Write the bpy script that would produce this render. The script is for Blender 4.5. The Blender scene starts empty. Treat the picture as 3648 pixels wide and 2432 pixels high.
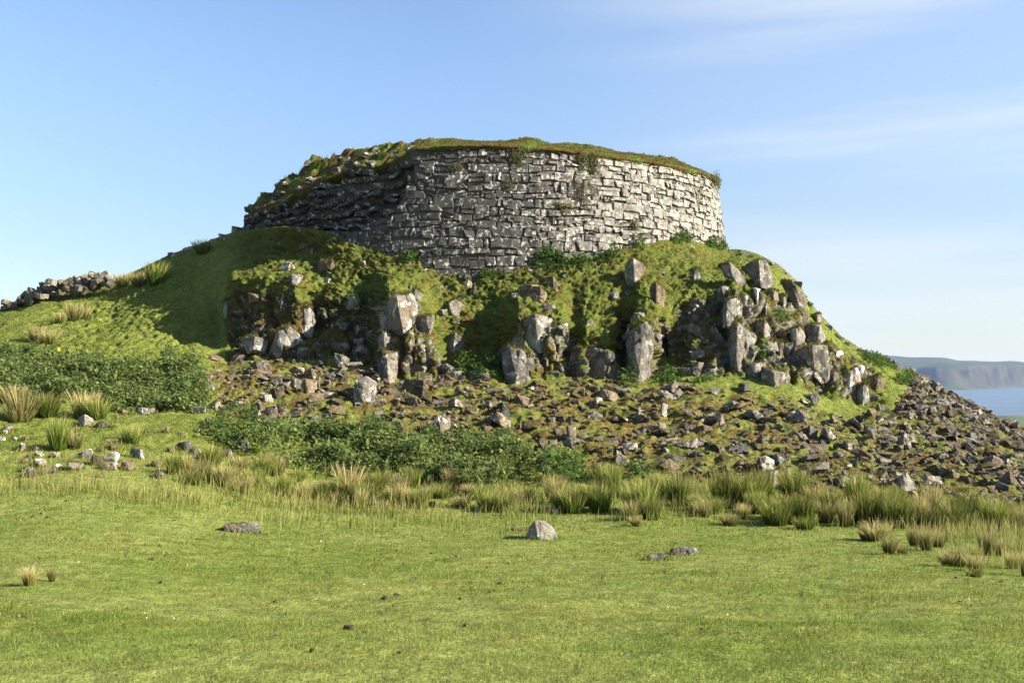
import bpy, bmesh, math, random
import numpy as np
from mathutils import Vector, Matrix, Euler

SEED = 7
random.seed(SEED)
rng = np.random.default_rng(SEED)
sc = bpy.context.scene
COL = sc.collection

# ------------------------------------------------------------------ view geometry
F, CX, VH = 3500.0, 1824.0, 1320.0          # focal length / optical axis in photograph pixels; eye is the origin

def W(u, v, y):
    return np.array([(u - CX) / F * y, y, -(v - VH) / F * y])

# ------------------------------------------------------------------ numpy noise
def _hash(ix, iy, iz, seed):
    h = (ix.astype(np.uint32) * np.uint32(374761393) + iy.astype(np.uint32) * np.uint32(668265263)
         + iz.astype(np.uint32) * np.uint32(2147483647 - 58) + np.uint32((seed * 974711 + 12345) & 0xffffffff))
    h = (h ^ (h >> np.uint32(13))) * np.uint32(1274126177)
    h = (h ^ (h >> np.uint32(16))) * np.uint32(2246822519)
    return (h ^ (h >> np.uint32(15))).astype(np.float64) / 4294967295.0

def vnoise(P, seed=0):
    P = np.asarray(P, float)
    i = np.floor(P).astype(np.int64); f = P - i
    f = f * f * f * (f * (f * 6 - 15) + 10)
    i = i + 100000
    out = 0
    for dx in (0, 1):
        wx = f[..., 0] if dx else 1 - f[..., 0]
        for dy in (0, 1):
            wy = f[..., 1] if dy else 1 - f[..., 1]
            for dz in (0, 1):
                wz = f[..., 2] if dz else 1 - f[..., 2]
                out = out + wx * wy * wz * _hash(i[..., 0] + dx, i[..., 1] + dy, i[..., 2] + dz, seed)
    return out * 2 - 1

def fbm(P, octaves=4, seed=0, gain=0.5, lac=2.03):
    a, s, n, P = 1.0, 0.0, 0.0, np.asarray(P, float)
    for o in range(octaves):
        s = s + a * vnoise(P, seed + o * 17); n += a
        a *= gain; P = P * lac + 3.7
    return s / n

def worley(P, seed=0):
    P = np.asarray(P, float)
    i = np.floor(P).astype(np.int64)
    f1 = np.full(P.shape[:-1], 9.0); f2 = f1.copy(); idv = np.zeros_like(f1)
    for dx in (-1, 0, 1):
        for dy in (-1, 0, 1):
            for dz in (-1, 0, 1):
                c = i + np.array([dx, dy, dz]); k = c + 100000
                q = np.stack([c[..., a] + _hash(k[..., 0], k[..., 1], k[..., 2], seed + a) for a in range(3)], -1)
                d = np.linalg.norm(P - q, axis=-1)
                r = _hash(k[..., 0], k[..., 1], k[..., 2], seed + 9)
                m = d < f1
                f2 = np.where(m, f1, np.minimum(f2, d)); idv = np.where(m, r, idv); f1 = np.where(m, d, f1)
    return f1, f2, idv

def sstep(a, b, x):
    t = np.clip((np.asarray(x, float) - a) / (b - a), 0, 1)
    return t * t * (3 - 2 * t)

def smooth1(A, n, axis):
    if n < 1: return A
    k = np.hanning(2 * n + 3)[1:-1]; k /= k.sum()
    pad = [(0, 0)] * A.ndim; pad[axis] = (n, n)
    B = np.pad(A, pad, mode='edge')
    out = np.zeros_like(A); L = A.shape[axis]
    for j, w in enumerate(k):
        sl = [slice(None)] * A.ndim; sl[axis] = slice(j, j + L)
        out += w * B[tuple(sl)]
    return out

# ------------------------------------------------------------------ object helpers
def mesh_np(name, V, faces, mat=None, smooth=True, attrs=None, parent=None):
    """faces: (n,3) or (n,4) int array, or a list of such arrays"""
    if not isinstance(faces, (list, tuple)): faces = [faces]
    V = np.asarray(V, np.float32)
    me = bpy.data.meshes.new(name)
    me.vertices.add(len(V)); me.vertices.foreach_set('co', V.ravel())
    nl = sum(f.size for f in faces); npoly = sum(len(f) for f in faces)
    me.loops.add(nl); me.polygons.add(npoly)
    me.loops.foreach_set('vertex_index', np.concatenate([f.ravel() for f in faces]).astype(np.int32))
    tot = np.concatenate([np.full(len(f), f.shape[1]) for f in faces]).astype(np.int32)
    start = np.concatenate([[0], np.cumsum(tot)[:-1]]).astype(np.int32)
    me.polygons.foreach_set('loop_start', start)
    try: me.polygons.foreach_set('loop_total', tot)
    except Exception: pass
    me.update(calc_edges=True)
    me.polygons.foreach_set('use_smooth', np.full(npoly, bool(smooth)))
    for k, a in (attrs or {}).items():
        a = np.asarray(a, np.float32)
        if a.ndim == 2:
            if a.shape[1] == 3: a = np.concatenate([a, np.ones((len(a), 1), np.float32)], 1)
            at = me.attributes.new(k, 'FLOAT_COLOR', 'POINT'); at.data.foreach_set('color', a.ravel())
        else:
            at = me.attributes.new(k, 'FLOAT', 'POINT'); at.data.foreach_set('value', a)
    if mat: me.materials.append(mat)
    ob = bpy.data.objects.new(name, me); COL.objects.link(ob)
    if parent: ob.parent = parent
    return ob

def tag(o, label=None, cat=None, group=None, kind=None):
    if label: o['label'] = label
    if cat: o['category'] = cat
    if group: o['group'] = group
    if kind: o['kind'] = kind
    return o

# ------------------------------------------------------------------ materials
class NT:
    def __init__(s, name):
        s.m = bpy.data.materials.new(name); s.m.use_nodes = True
        s.t = s.m.node_tree; s.t.nodes.clear()
        s.out = s.n('ShaderNodeOutputMaterial')
    def n(s, kind, **kw):
        nd = s.t.nodes.new(kind)
        for k, v in kw.items():
            if k.startswith('i_'):
                key = k[2:].replace('_', ' ')
                nd.inputs[key].default_value = v
            else: setattr(nd, k, v)
        return nd
    def l(s, a, b): s.t.links.new(a, b)
    def noise(s, vec, scale, detail=3, rough=0.55, dist=0.0):
        nd = s.n('ShaderNodeTexNoise'); nd.inputs['Scale'].default_value = scale
        nd.inputs['Detail'].default_value = detail; nd.inputs['Roughness'].default_value = rough
        nd.inputs['Distortion'].default_value = dist
        if vec is not None: s.l(vec, nd.inputs['Vector'])
        return nd.outputs['Fac']
    def ramp(s, x, a, b, lo=0.0, hi=1.0):
        nd = s.n('ShaderNodeMapRange'); nd.interpolation_type = 'SMOOTHSTEP'
        s.l(x, nd.inputs['Value'])
        nd.inputs['From Min'].default_value = a; nd.inputs['From Max'].default_value = b
        nd.inputs['To Min'].default_value = lo; nd.inputs['To Max'].default_value = hi
        return nd.outputs['Result']
    def mix(s, f, a, b, mode='MIX'):
        nd = s.n('ShaderNodeMix', data_type='RGBA', blend_type=mode)
        if isinstance(f, (int, float)): nd.inputs[0].default_value = f
        else: s.l(f, nd.inputs[0])
        for sock, v in ((nd.inputs[6], a), (nd.inputs[7], b)):
            if isinstance(v, (tuple, list)): sock.default_value = (*v[:3], 1)
            else: s.l(v, sock)
        return nd.outputs[2]
    def math(s, op, a, b=0.0):
        nd = s.n('ShaderNodeMath', operation=op)
        for sock, v in ((nd.inputs[0], a), (nd.inputs[1], b)):
            if isinstance(v, (int, float)): sock.default_value = v
            else: s.l(v, sock)
        return nd.outputs[0]
    def bump(s, h, strength, dist, normal=None):
        nd = s.n('ShaderNodeBump'); nd.inputs['Strength'].default_value = strength
        nd.inputs['Distance'].default_value = dist; s.l(h, nd.inputs['Height'])
        if normal is not None: s.l(normal, nd.inputs['Normal'])
        return nd.outputs['Normal']
    def principled(s, color, rough=0.9, normal=None, spec=0.2):
        p = s.n('ShaderNodeBsdfPrincipled')
        p.inputs['Roughness'].default_value = rough
        p.inputs['Specular IOR Level'].default_value = spec
        if isinstance(color, (tuple, list)): p.inputs['Base Color'].default_value = (*color[:3], 1)
        else: s.l(color, p.inputs['Base Color'])
        if normal is not None: s.l(normal, p.inputs['Normal'])
        return p.outputs[0]
    def done(s, sh):
        s.l(sh, s.out.inputs['Surface']); return s.m
    def nz(s):
        g = s.n('ShaderNodeNewGeometry'); x = s.n('ShaderNodeSeparateXYZ'); s.l(g.outputs['Normal'], x.inputs[0])
        return x.outputs[2]
    def objvec(s):
        tc = s.n('ShaderNodeTexCoord'); oi = s.n('ShaderNodeObjectInfo')
        v = s.n('ShaderNodeVectorMath', operation='ADD'); s.l(tc.outputs['Object'], v.inputs[0])
        k = s.math('MULTIPLY', oi.outputs['Random'], 37.0); c = s.n('ShaderNodeCombineXYZ')
        for i in range(3): s.l(k, c.inputs[i])
        s.l(c.outputs[0], v.inputs[1])
        return v.outputs[0], oi.outputs['Random']

def rock_color(nt, vec, dark=(0.070, 0.067, 0.059), mid=(0.220, 0.195, 0.155), lichen=(0.46, 0.44, 0.38), lich=0.57, blk=0.56, k=1.0):
    base = nt.mix(nt.ramp(nt.noise(vec, 1.9 * k, 6, 0.7), 0.40, 0.60), dark, mid)
    base = nt.mix(nt.ramp(nt.noise(vec, 0.9 * k, 3), 0.48, 0.64, 0, 0.6), base, (0.13, 0.092, 0.052))
    mp = nt.n('ShaderNodeMapping'); mp.inputs['Scale'].default_value = (1, 1, .45); nt.l(vec, mp.inputs[0])
    base = nt.mix(nt.ramp(nt.noise(mp.outputs[0], 3.4 * k, 6, 0.7, 0.5), blk, blk + 0.07, 0, 0.82), base, (0.038, 0.037, 0.033))
    base = nt.mix(nt.ramp(nt.noise(vec, 3.1 * k, 6, 0.68, 0.4), lich, lich + 0.05, 0, 0.85), base, lichen)
    base = nt.mix(nt.ramp(nt.noise(vec, 13.0 * k, 4, 0.65), .60, .68, 0, 0.7), base, lichen)
    return base

MOSS = (0.110, 0.064, 0.015)
TURF = (0.085, 0.095, 0.014)

def mat_rock(name, moss_at=0.62, moss=MOSS, tone=(0.75, 1.25), **kw):
    nt = NT(name); vec, rnd = nt.objvec()
    c = rock_color(nt, vec, **kw)
    tv = nt.ramp(rnd, 0, 1, *tone)
    hs = nt.n('ShaderNodeHueSaturation'); nt.l(c, hs.inputs['Color']); nt.l(tv, hs.inputs['Value'])
    c = hs.outputs[0]
    mm = nt.math('ADD', nt.nz(), nt.math('MULTIPLY', nt.math('SUBTRACT', nt.noise(vec, 2.6, 6, .65), 0.5), 2.4))
    mc = nt.mix(nt.ramp(nt.noise(vec, 9.0, 3), 0.35, 0.65), moss, TURF)
    mc = nt.mix(nt.ramp(nt.noise(vec, 30.0, 2), 0.3, 0.7), (0.06, 0.042, 0.016), mc)
    c = nt.mix(nt.ramp(mm, moss_at, moss_at + 0.18), c, mc)
    b = nt.bump(nt.noise(vec, 6.0, 7, 0.7), 0.9, 0.10)
    b = nt.bump(nt.noise(vec, 40.0, 4, 0.6), 0.6, 0.015, b)
    return nt.done(nt.principled(c, 0.92, b, 0.15))

M = {}
M['rock_grey'] = mat_rock('lichened grey rock', 0.86)
M['rock_pale'] = mat_rock('pale crag rock', 0.88, mid=(0.235, 0.220, 0.190), dark=(0.10, 0.094, 0.082), lich=0.57, blk=0.62, lichen=(0.46, 0.44, 0.39))
M['rock_moss'] = mat_rock('moss covered rock', 0.42)
M['rock_turf'] = mat_rock('turf topped rock', 0.55, moss=(0.085, 0.088, 0.014))
M['rock_brown'] = mat_rock('brown stained stone', 0.75, mid=(0.190, 0.146, 0.094), dark=(0.078, 0.060, 0.040), lich=0.64)
M['rock_white'] = mat_rock('white patched stone', 0.95, mid=(0.24, 0.21, 0.18), dark=(0.11, 0.075, 0.05), lich=0.50, lichen=(0.50, 0.475, 0.44), k=1.1)
M['rock_dark'] = mat_rock('dark bare stone', 1.05, mid=(0.12, 0.12, 0.118), dark=(0.05, 0.05, 0.05), lich=0.66)

def mat_blade(name, transl=0.35, rnd_obj=False):
    nt = NT(name)
    at = nt.n('ShaderNodeAttribute', attribute_name='col')
    c = at.outputs['Color']
    if rnd_obj:
        oi = nt.n('ShaderNodeObjectInfo')
        hs = nt.n('ShaderNodeHueSaturation'); nt.l(c, hs.inputs['Color'])
        nt.l(nt.ramp(oi.outputs['Random'], 0, 1, 0.75, 1.2), hs.inputs['Value'])
        c = hs.outputs[0]
    d = nt.n('ShaderNodeBsdfDiffuse'); nt.l(c, d.inputs[0])
    t = nt.n('ShaderNodeBsdfTranslucent'); nt.l(c, t.inputs[0])
    mx = nt.n('ShaderNodeMixShader'); mx.inputs[0].default_value = transl
    nt.l(d.outputs[0], mx.inputs[1]); nt.l(t.outputs[0], mx.inputs[2])
    return nt.done(mx.outputs[0])
M['blade'] = mat_blade('grass blades', 0.4)
M['rush'] = mat_blade('rush stems', 0.3, True)
M['leaf'] = mat_blade('bramble leaves', 0.38)

def mat_ground():
    nt = NT('hill turf and rock')
    g = nt.n('ShaderNodeNewGeometry'); vec = g.outputs['Position']
    col = nt.n('ShaderNodeAttribute', attribute_name='col').outputs['Color']
    rk = nt.n('ShaderNodeAttribute', attribute_name='rock').outputs['Fac']
    v1 = nt.ramp(nt.noise(vec, 5.0, 5, 0.65), 0.25, 0.75, 0.62, 1.3)
    v2 = nt.ramp(nt.noise(vec, 28.0, 4, 0.6), 0.25, 0.75, 0.6, 1.35)
    hs = nt.n('ShaderNodeHueSaturation'); nt.l(col, hs.inputs['Color']); nt.l(nt.math('MULTIPLY', v1, v2), hs.inputs['Value'])
    rc = rock_color(nt, vec, mid=(0.205, 0.190, 0.160), lich=0.58)
    r2 = nt.math('ADD', rk, nt.math('MULTIPLY', nt.math('SUBTRACT', nt.noise(vec, 4.0, 5, 0.65), 0.5), 0.9))
    c = nt.mix(nt.ramp(r2, 0.5, 0.62), hs.outputs[0], rc)
    b = nt.bump(nt.noise(vec, 8.0, 6, 0.65), 0.7, 0.08)
    b = nt.bump(nt.noise(vec, 45.0, 4, 0.6), 0.7, 0.03, b)
    return nt.done(nt.principled(c, 0.95, b, 0.1))
M['ground'] = mat_ground()

def mat_wall(name, dark_shift=0.0):
    nt = NT(name)
    tc = nt.n('ShaderNodeTexCoord'); vec = tc.outputs['Object']
    tone = nt.n('ShaderNodeAttribute', attribute_name='tone').outputs['Fac']
    blotch = nt.n('ShaderNodeAttribute', attribute_name='blotch').outputs['Fac']
    c = nt.mix(nt.ramp(nt.noise(vec, 2.6, 6, 0.7), 0.38, 0.60), (0.105, 0.100, 0.088), (0.240, 0.226, 0.194))
    c = nt.mix(nt.ramp(tone, 0.0, 1.0, 0.0, 0.45), c, (0.31, 0.29, 0.245))
    c = nt.mix(nt.ramp(tone, 0.88, 1.0, 0.0, 0.6), c, (0.155, 0.118, 0.08))
    bl = nt.math('ADD', nt.noise(vec, 3.4, 6, 0.7, 0.5), nt.math('MULTIPLY', blotch, 0.24))
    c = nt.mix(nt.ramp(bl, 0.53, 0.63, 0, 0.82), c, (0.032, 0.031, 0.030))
    li = nt.math('ADD', nt.noise(vec, 6.5, 5, 0.62, 0.3), nt.math('MULTIPLY', tone, 0.05))
    c = nt.mix(nt.ramp(li, 0.58, 0.645, 0, 0.85), c, (0.45, 0.43, 0.385))
    yl = nt.noise(vec, 1.1, 3)
    c = nt.mix(nt.ramp(yl, 0.66, 0.76, 0, 0.6), c, (0.16, 0.15, 0.065))
    b = nt.bump(nt.noise(vec, 12.0, 6, 0.65), 0.7, 0.035)
    b = nt.bump(nt.noise(vec, 60.0, 3, 0.6), 0.5, 0.01, b)
    return nt.done(nt.principled(c, 0.92, b, 0.12))
M['wall'] = mat_wall('weathered drystone')

def mat_plain(name, c, rough=0.9, scale=20.0, var=0.35):
    nt = NT(name); tc = nt.n('ShaderNodeTexCoord')
    x = nt.noise(tc.outputs['Object'], scale, 4)
    cc = nt.mix(nt.ramp(x, 0.3, 0.7), tuple(a * (1 - var) for a in c), tuple(a * (1 + var) for a in c))
    return nt.done(nt.principled(cc, rough, nt.bump(x, 0.5, 0.02), 0.1))
M['earth'] = mat_plain('dark wall core', (0.085, 0.078, 0.065))
M['dung'] = mat_plain('sheep dung', (0.045, 0.032, 0.022), scale=60)
M['white_bit'] = mat_plain('white petals', (0.75, 0.75, 0.70), var=0.1)
M['yellow'] = mat_plain('yellow petals', (0.75, 0.52, 0.03), var=0.1)

# ------------------------------------------------------------------ terrain loft
TCX, TCY, R0, BAT, ZREF = -1.43, 46.0, 11.4, 0.13, 3.8

def circ_y(u, R):
    a = (np.asarray(u, float) - CX) / F
    A = a * a + 1; B = -2 * (a * TCX + TCY); C = TCX**2 + TCY**2 - R * R
    D = B * B - 4 * A * C
    return np.where(D > 0, (-B - np.sqrt(np.maximum(D, 0))) / (2 * A), np.nan)

rowA = [(-700,1705,16.5),(0,1712,16.5),(300,1715,16.5),(600,1745,16.5),(900,1800,16.8),(1200,1840,17),(1600,1858,17),(2500,1856,17),(3000,1868,17),(3648,1880,17)]
rowB = [(-700,1610,19.5),(0,1600,19.5),(300,1600,19.5),(600,1620,20),(800,1650,20.3),(1000,1690,20.5),(1200,1725,20.5),(1600,1740,20.5),(2000,1722,21),(2500,1720,21),(3000,1742,21),(3648,1792,20.2),(4350,1830,20)]
rowC = [(-700,1480,24),(0,1462,24),(400,1465,24),(800,1482,24.5),(1200,1502,24.5),(1600,1530,24.5),(2000,1540,25),(2500,1545,25),(3000,1590,25),(3400,1650,24.5),(3648,1692,24),(4350,1770,23)]
rowD = [(-700,1360,28.5),(0,1330,28.5),(400,1320,28.5),(700,1290,30.5),(820,1280,32.6),(900,1275,32.2),(1200,1285,31.2),(1400,1340,30),(1800,1362,29.3),(2000,1345,29.5),(2300,1350,29.8),(2500,1350,29.8),(2700,1352,30),(2850,1380,30),(3000,1440,30),(3100,1462,29.8),(3300,1495,29.5),(3648,1620,28),(4350,1740,26)]
rowE = [(-700,1310,31),(0,1270,31.5),(400,1250,32),(700,1215,34.6),(785,1195,36.0),(822,1170,34.6),(900,1170,34.0),(1050,1160,33.0),(1105,1150,33.6),(1325,1160,33.5),(1372,1190,30.7),(1480,1200,30.5),(1550,1240,30.7),(1600,1240,32.2),(1790,1250,32.0),(1850,1240,30.1),(2010,1250,30.1),(2042,1260,32),(2075,1260,30.2),(2190,1260,30.4),(2215,1250,32.6),(2245,1250,32.4),(2262,1240,30.4),(2325,1240,30.4),(2350,1240,32.4),(2430,1240,32.2),(2470,1240,30.8),(2560,1240,30.9),(2600,1230,31.0),(2700,1210,31.2),(2850,1250,32),(3000,1350,31.5),(3100,1380,31.2),(3300,1440,31),(3648,1595,29.8),(4350,1725,28)]
rowF = [(-700,1250,35),(0,1210,36),(400,1160,37.5),(700,1060,38),(782,1012,38.4),(818,988,35.4),(900,990,34.9),(1050,1000,33.8),(1112,1020,34.3),(1330,1050,34.1),(1378,1045,31.4),(1500,1060,31.7),(1560,1120,32.8),(1750,1150,33.2),(1840,1120,31),(2010,1130,31.2),(2045,1190,32.2),(2080,1225,30.7),(2190,1228,30.8),(2220,1130,33.0),(2250,1130,32.8),(2268,1125,31.2),(2330,1125,31.3),(2400,1130,32.2),(2440,1050,33.6),(2565,1040,33.6),(2600,1070,32.0),(2720,1060,33.0),(2850,1110,34),(2900,1190,33.5),(3000,1272,33),(3100,1318,33),(3300,1392,33.5),(3648,1570,31.5),(4350,1712,30)]
rowG = [(-700,1190,38.5),(0,1150,39.5),(400,1090,41),(700,970,41),(800,930,40),(950,905,37.5),(1200,910,35),(1400,952,34.2),(1700,1012,34),(2000,992,34),(2300,962,34.3),(2500,960,35.5),(2600,952,37),(2700,957,37.5),(2800,1030,37),(2900,1122,36.5),(3000,1232,36),(3100,1282,35.8),(3300,1362,35.5),(3648,1550,33.5),(4350,1705,31.5)]
base_v = [(820,830),(870,818),(1000,803),(1100,806),(1200,832),(1250,856),(1400,890),(1500,916),(1600,940),(1700,957),(1800,942),(1900,937),(2000,926),(2100,906),(2200,884),(2300,862),(2400,846),(2500,862),(2590,886)]
rowH_l = [(-700,1130,42),(0,1102,43),(60,1078,43.3),(250,1035,43.7),(400,1003,44),(600,908,44.6),(780,843,44.6),(855,816,44.2)]
rowH_r = [(2592,886,44),(2640,887,43.6),(2700,902,43),(2780,947,42),(2850,1012,41.2),(2870,1060,41),(2920,1120,40.5),(3000,1200,39.5),(3100,1262,38.8),(3250,1326,38),(3350,1396,37.3),(3450,1454,36.5),(3550,1496,35.7),(3648,1534,35),(4350,1700,33)]
rowH = list(rowH_l)
for uu in range(870, 2586, 15):
    vv = np.interp(uu, *zip(*base_v)); yy = float(circ_y(uu, R0 - 0.15))
    if yy == yy: rowH.append((uu, float(vv), yy))
rowH += rowH_r

Uc = np.concatenate([np.linspace(-12000, -800, 22), np.linspace(-700, -140, 40), np.arange(-130, 3790, 5.0), np.linspace(3800, 4350, 40), np.linspace(4500, 16000, 22)])
NU = len(Uc)
def row_uvy(tbl):
    t = np.array(tbl, float)
    return np.interp(Uc, t[:, 0], t[:, 1]), np.interp(Uc, t[:, 0], t[:, 2])

rowD = [(u, v, y + (.5 if 1300 < u < 2750 else 0)) for u, v, y in rowD]
rowF = [(u, v, y - (.45 if 1370 < u < 2750 else .3 if 810 < u < 1370 else 0)) for u, v, y in rowF]
feat = []                                                    # (y, z, rows_to_next)
left_lift = sstep(1000, 100, Uc)
for y, z, n in [(-40, -1.7, 4), (-6, -1.55, 4), (2, -1.40, 6), (3.4, -1.40, 26), (4.6, -1.46, 50), (6, -1.60, 50), (8, -1.83, 40), (10.5, -2.10, 36), (13.5, -2.42, 36)]:
    k = max(0, (y - 4) / 13.0)
    feat.append((np.full(NU, float(y)), z + left_lift * 0.62 * k ** 1.4, n))
for tbl, n in ((rowA, 40), (rowB, 60), (rowC, 64), (rowD, 56), (rowE, 60), (rowF, 60), (rowG, 50)):
    v, y = row_uvy(tbl); feat.append((y, -(v - VH) / F * y, n))
v, y = row_uvy(rowH); zH = -(v - VH) / F * y; yH = y
feat.append((yH, zH, 14))
feat.append((yH + 1.6, zH - 0.10, 10))
feat.append((yH + 9, zH - 3.2, 8))
feat.append((yH + 34, zH - 13, 6))
feat.append((np.full(NU, 130.), np.full(NU, -17.), 5))
feat.append((np.full(NU, 400.), np.full(NU, -31.), 6))
far_n = fbm(np.stack([Uc / 130, Uc * 0, Uc * 0], -1), 3, 5)
feat.append((np.full(NU, 700.), -43. + far_n * 2.0, 10))
feat.append((np.full(NU, 1250.), -53.6 + far_n * 2.2 + sstep(3490, 3700, Uc) * 2.0, 5))
feat.append((np.full(NU, 1340.), np.full(NU, -62.), 0))
Yr, Zr, Fk = [], [], []
for i in range(len(feat) - 1):
    y0, z0, n = feat[i]; y1, z1, _ = feat[i + 1]
    for j in range(n):
        t = j / n
        Yr.append(y0 * (1 - t) + y1 * t); Zr.append(z0 * (1 - t) + z1 * t); Fk.append(i + t)
Yr.append(feat[-1][0]); Zr.append(feat[-1][1]); Fk.append(len(feat) - 1.0)
Yg, Zg, Fk = np.array(Yr), np.array(Zr), np.array(Fk)
NTR = len(Fk)
kA, kB, kC, kD, kE, kF, kG, kH = 9, 10, 11, 12, 13, 14, 15, 16
def smooth_rows(Ag):
    B = smooth1(smooth1(Ag, 3, 1), 3, 0)
    wcrag = (sstep(kB + .5, kC, Fk) * (1 - sstep(kH + .05, kH + .3, Fk)))[:, None]
    B2 = smooth1(Ag, 14, 0)
    return B * wcrag + B2 * (1 - wcrag)
Yg, Zg = smooth_rows(Yg), smooth_rows(Zg)
Xeff = np.where(Yg > 4.0, Yg, 4.0 + 0.8 * (4.0 - Yg))
Xg = (Uc[None, :] - CX) / F * Xeff
P0 = np.stack([Xg, Yg, Zg], -1)

def grid_normals(P):
    du = np.gradient(P, axis=1); dt = np.gradient(P, axis=0)
    n = np.cross(du, dt); n /= np.linalg.norm(n, axis=-1, keepdims=True) + 1e-12
    n[n[..., 2] < 0] *= 1
    return n
N0 = grid_normals(P0)
Ug = np.broadcast_to(Uc[None, :], Yg.shape)
Vg = VH - F * Zg / np.maximum(Yg, 0.5)
K = np.broadcast_to(Fk[:, None], Yg.shape)

# zone weights
w_hill = sstep(kA + 0.2, kB + 0.6, K) * (1 - sstep(kH + 0.6, kH + 1.5, K))
w_crag = sstep(kD - 0.10, kD + 0.25, K) * (1 - sstep(kF + 0.05, kF + 0.75, K)) * sstep(795, 830, Ug) * (1 - sstep(3080, 3190, Ug))
rock_top = np.interp(Uc, [800,830,1100,1340,1500,1560,1600,1780,1830,2010,2055,2200,2235,2330,2400,2440,2560,2600,2700,2900,3000,3200],
                     [1010,1030,1070,1050,1070,1200,1330,1330,1135,1135,1245,1250,1150,1130,1150,1065,1055,960,930,1110,1290,1320])[None, :]
w_rock = sstep(-30, 25, Vg - rock_top)
w_c0 = w_crag * (1 - w_rock)
w_crag = w_crag * (.22 + .78 * w_rock)
w_upper = sstep(kF, kF + .6, K) * (1 - sstep(kH - .1, kH + .3, K)) * sstep(800, 900, Ug) * (1 - sstep(2560, 2800, Ug))
poly_scree_top = [(700,1310),(800,1285),(1000,1285),(1200,1300),(1500,1345),(1800,1372),(2200,1362),(2500,1385),(2700,1410),(2850,1440),(3000,1480),(3120,1490),(3200,1440),(3240,1340),(3260,1320),(3400,1415),(3500,1470),(3648,1530),(4350,1700)]
poly_scree_bot = [(700,1400),(800,1500),(1000,1505),(1300,1530),(1550,1570),(1900,1640),(2200,1680),(2600,1725),(3000,1762),(3400,1785),(3648,1800),(4350,1840)]
vt = np.interp(Uc, *zip(*poly_scree_top))[None, :]; vb = np.interp(Uc, *zip(*poly_scree_bot))[None, :]
w_scree = sstep(-25, 20, Vg - vt) * sstep(-25, 25, vb - Vg) * sstep(690, 780, Ug) * (K > kA) * (1 - sstep(kH + .5, kH + 2, K))

# displacement
nearmask = (Yg > -8) & (Yg < 75)
sel = nearmask & (Ug > -2500) & (Ug < 6200)
Ps = P0[sel]
disp = np.zeros_like(Yg)
big = np.zeros_like(Yg); big[sel] = fbm(Ps * 0.55, 3, 11)
med = np.zeros_like(Yg); med[sel] = fbm(Ps * 2.1, 3, 21)
sml = np.zeros_like(Yg); sml[sel] = fbm(Ps * 6.0, 3, 31)
disp += big * (0.05 + 0.12 * w_hill) * (1 - sstep(kG + .4, kH, K) * .7)
hm = np.zeros_like(Yg); hm[sel] = np.abs(fbm(Ps * np.array([3.0, 3.0, 4.5]), 3, 77))
wleft = (1 - sstep(640, 800, Ug)) * sstep(kD - .4, kD + .2, K) * (1 - sstep(kG, kH, K))
disp += med * (0.018 + 0.055 * w_hill + 0.04 * np.maximum(w_upper, w_c0) + 0.07 * w_scree + 0.14 * w_crag)
disp += sml * (0.010 + 0.022 * w_hill + 0.02 * w_upper + 0.05 * w_scree + 0.06 * w_crag)
w_turf = np.maximum(w_upper, w_c0)
hm2 = np.zeros_like(Yg); hm2[sel] = np.abs(fbm(Ps * np.array([5.2, 5.2, 7.0]), 3, 177))
disp -= hm2 * .30 * w_turf
disp += sml * .03 * w_turf
disp -= hm * (0.34 * wleft * sstep(60, 360, Ug) + 0.14 * w_turf + 0.14 * w_scree + 0.1 * w_crag)
cs = w_crag > 0.01
Pc = P0[cs]
f1, f2, idv = worley(Pc * np.array([1.7, 1.7, .70]) + 0.25 * np.stack([fbm(Pc * 1.3, 2, 41), fbm(Pc * 1.3, 2, 42), fbm(Pc * 1.3, 2, 43)], -1), 3)
g1, g2, idv2 = worley(Pc * np.array([3.9, 3.9, 1.7]), 8)
blk = (idv - 0.45) * 0.75 - 0.30 * np.exp(-((f2 - f1) / 0.10) ** 2) + (idv2 - 0.5) * 0.22 - 0.10 * np.exp(-((g2 - g1) / 0.10) ** 2)
disp[cs] += blk * w_crag[cs] * 0.60
damp = 1 - sstep(kH - 0.35, kH - 0.02, K) * 0.75
disp *= np.where(K < kH + 1.0, damp, 0.25)
P = P0 + N0 * disp[..., None]
edge_keep = (K > kH + 2.0)[..., None]
P = np.where(edge_keep, P0, P)
Nn = grid_normals(smooth1(smooth1(P, 1, 0), 1, 1))
Vp = VH - F * P[..., 2] / np.maximum(P[..., 1], 0.5)

# ground colours (true surface colours only)
pn = np.zeros_like(Yg); pn[sel] = fbm(Ps * 0.9, 4, 51)
pn2 = np.zeros_like(Yg); pn2[sel] = fbm(Ps * 2.6, 4, 61)
pn3 = np.zeros_like(Yg); pn3[sel] = fbm(Ps * np.array([0.35, 0.5, 0.5]), 3, 71)
c_lush = np.array([0.112, 0.155, 0.024]); c_mead = np.array([0.165, 0.190, 0.046]); c_yel = np.array([0.20, 0.175, 0.040])
c_moss = np.array([0.098, 0.064, 0.019]); c_earth = np.array([0.036, 0.029, 0.015]); c_olive = np.array([0.090, 0.112, 0.018])
def lerp(a, b, t): return a * (1 - t[..., None]) + b * t[..., None]
colg = lerp(np.broadcast_to(c_mead, P.shape), c_lush, sstep(-.25, .35, pn) * 0.7)
colg = lerp(colg, c_yel, sstep(0.1, 0.5, pn2 + pn3 * .6) * 0.32 * (1 - w_hill * .6))
colg = lerp(colg, np.broadcast_to(np.array([0.125, 0.150, 0.026]), P.shape), w_hill * .7)
colg = lerp(colg, np.broadcast_to(c_olive, P.shape), np.maximum(w_turf, w_crag) * 0.9)
colg = lerp(colg, c_earth * 1.2, np.clip(w_crag * w_rock * (1 - sstep(1300, 1400, Ug)) * sstep(.85, .55, Nn[..., 2]) * .85, 0, 1))
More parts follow.
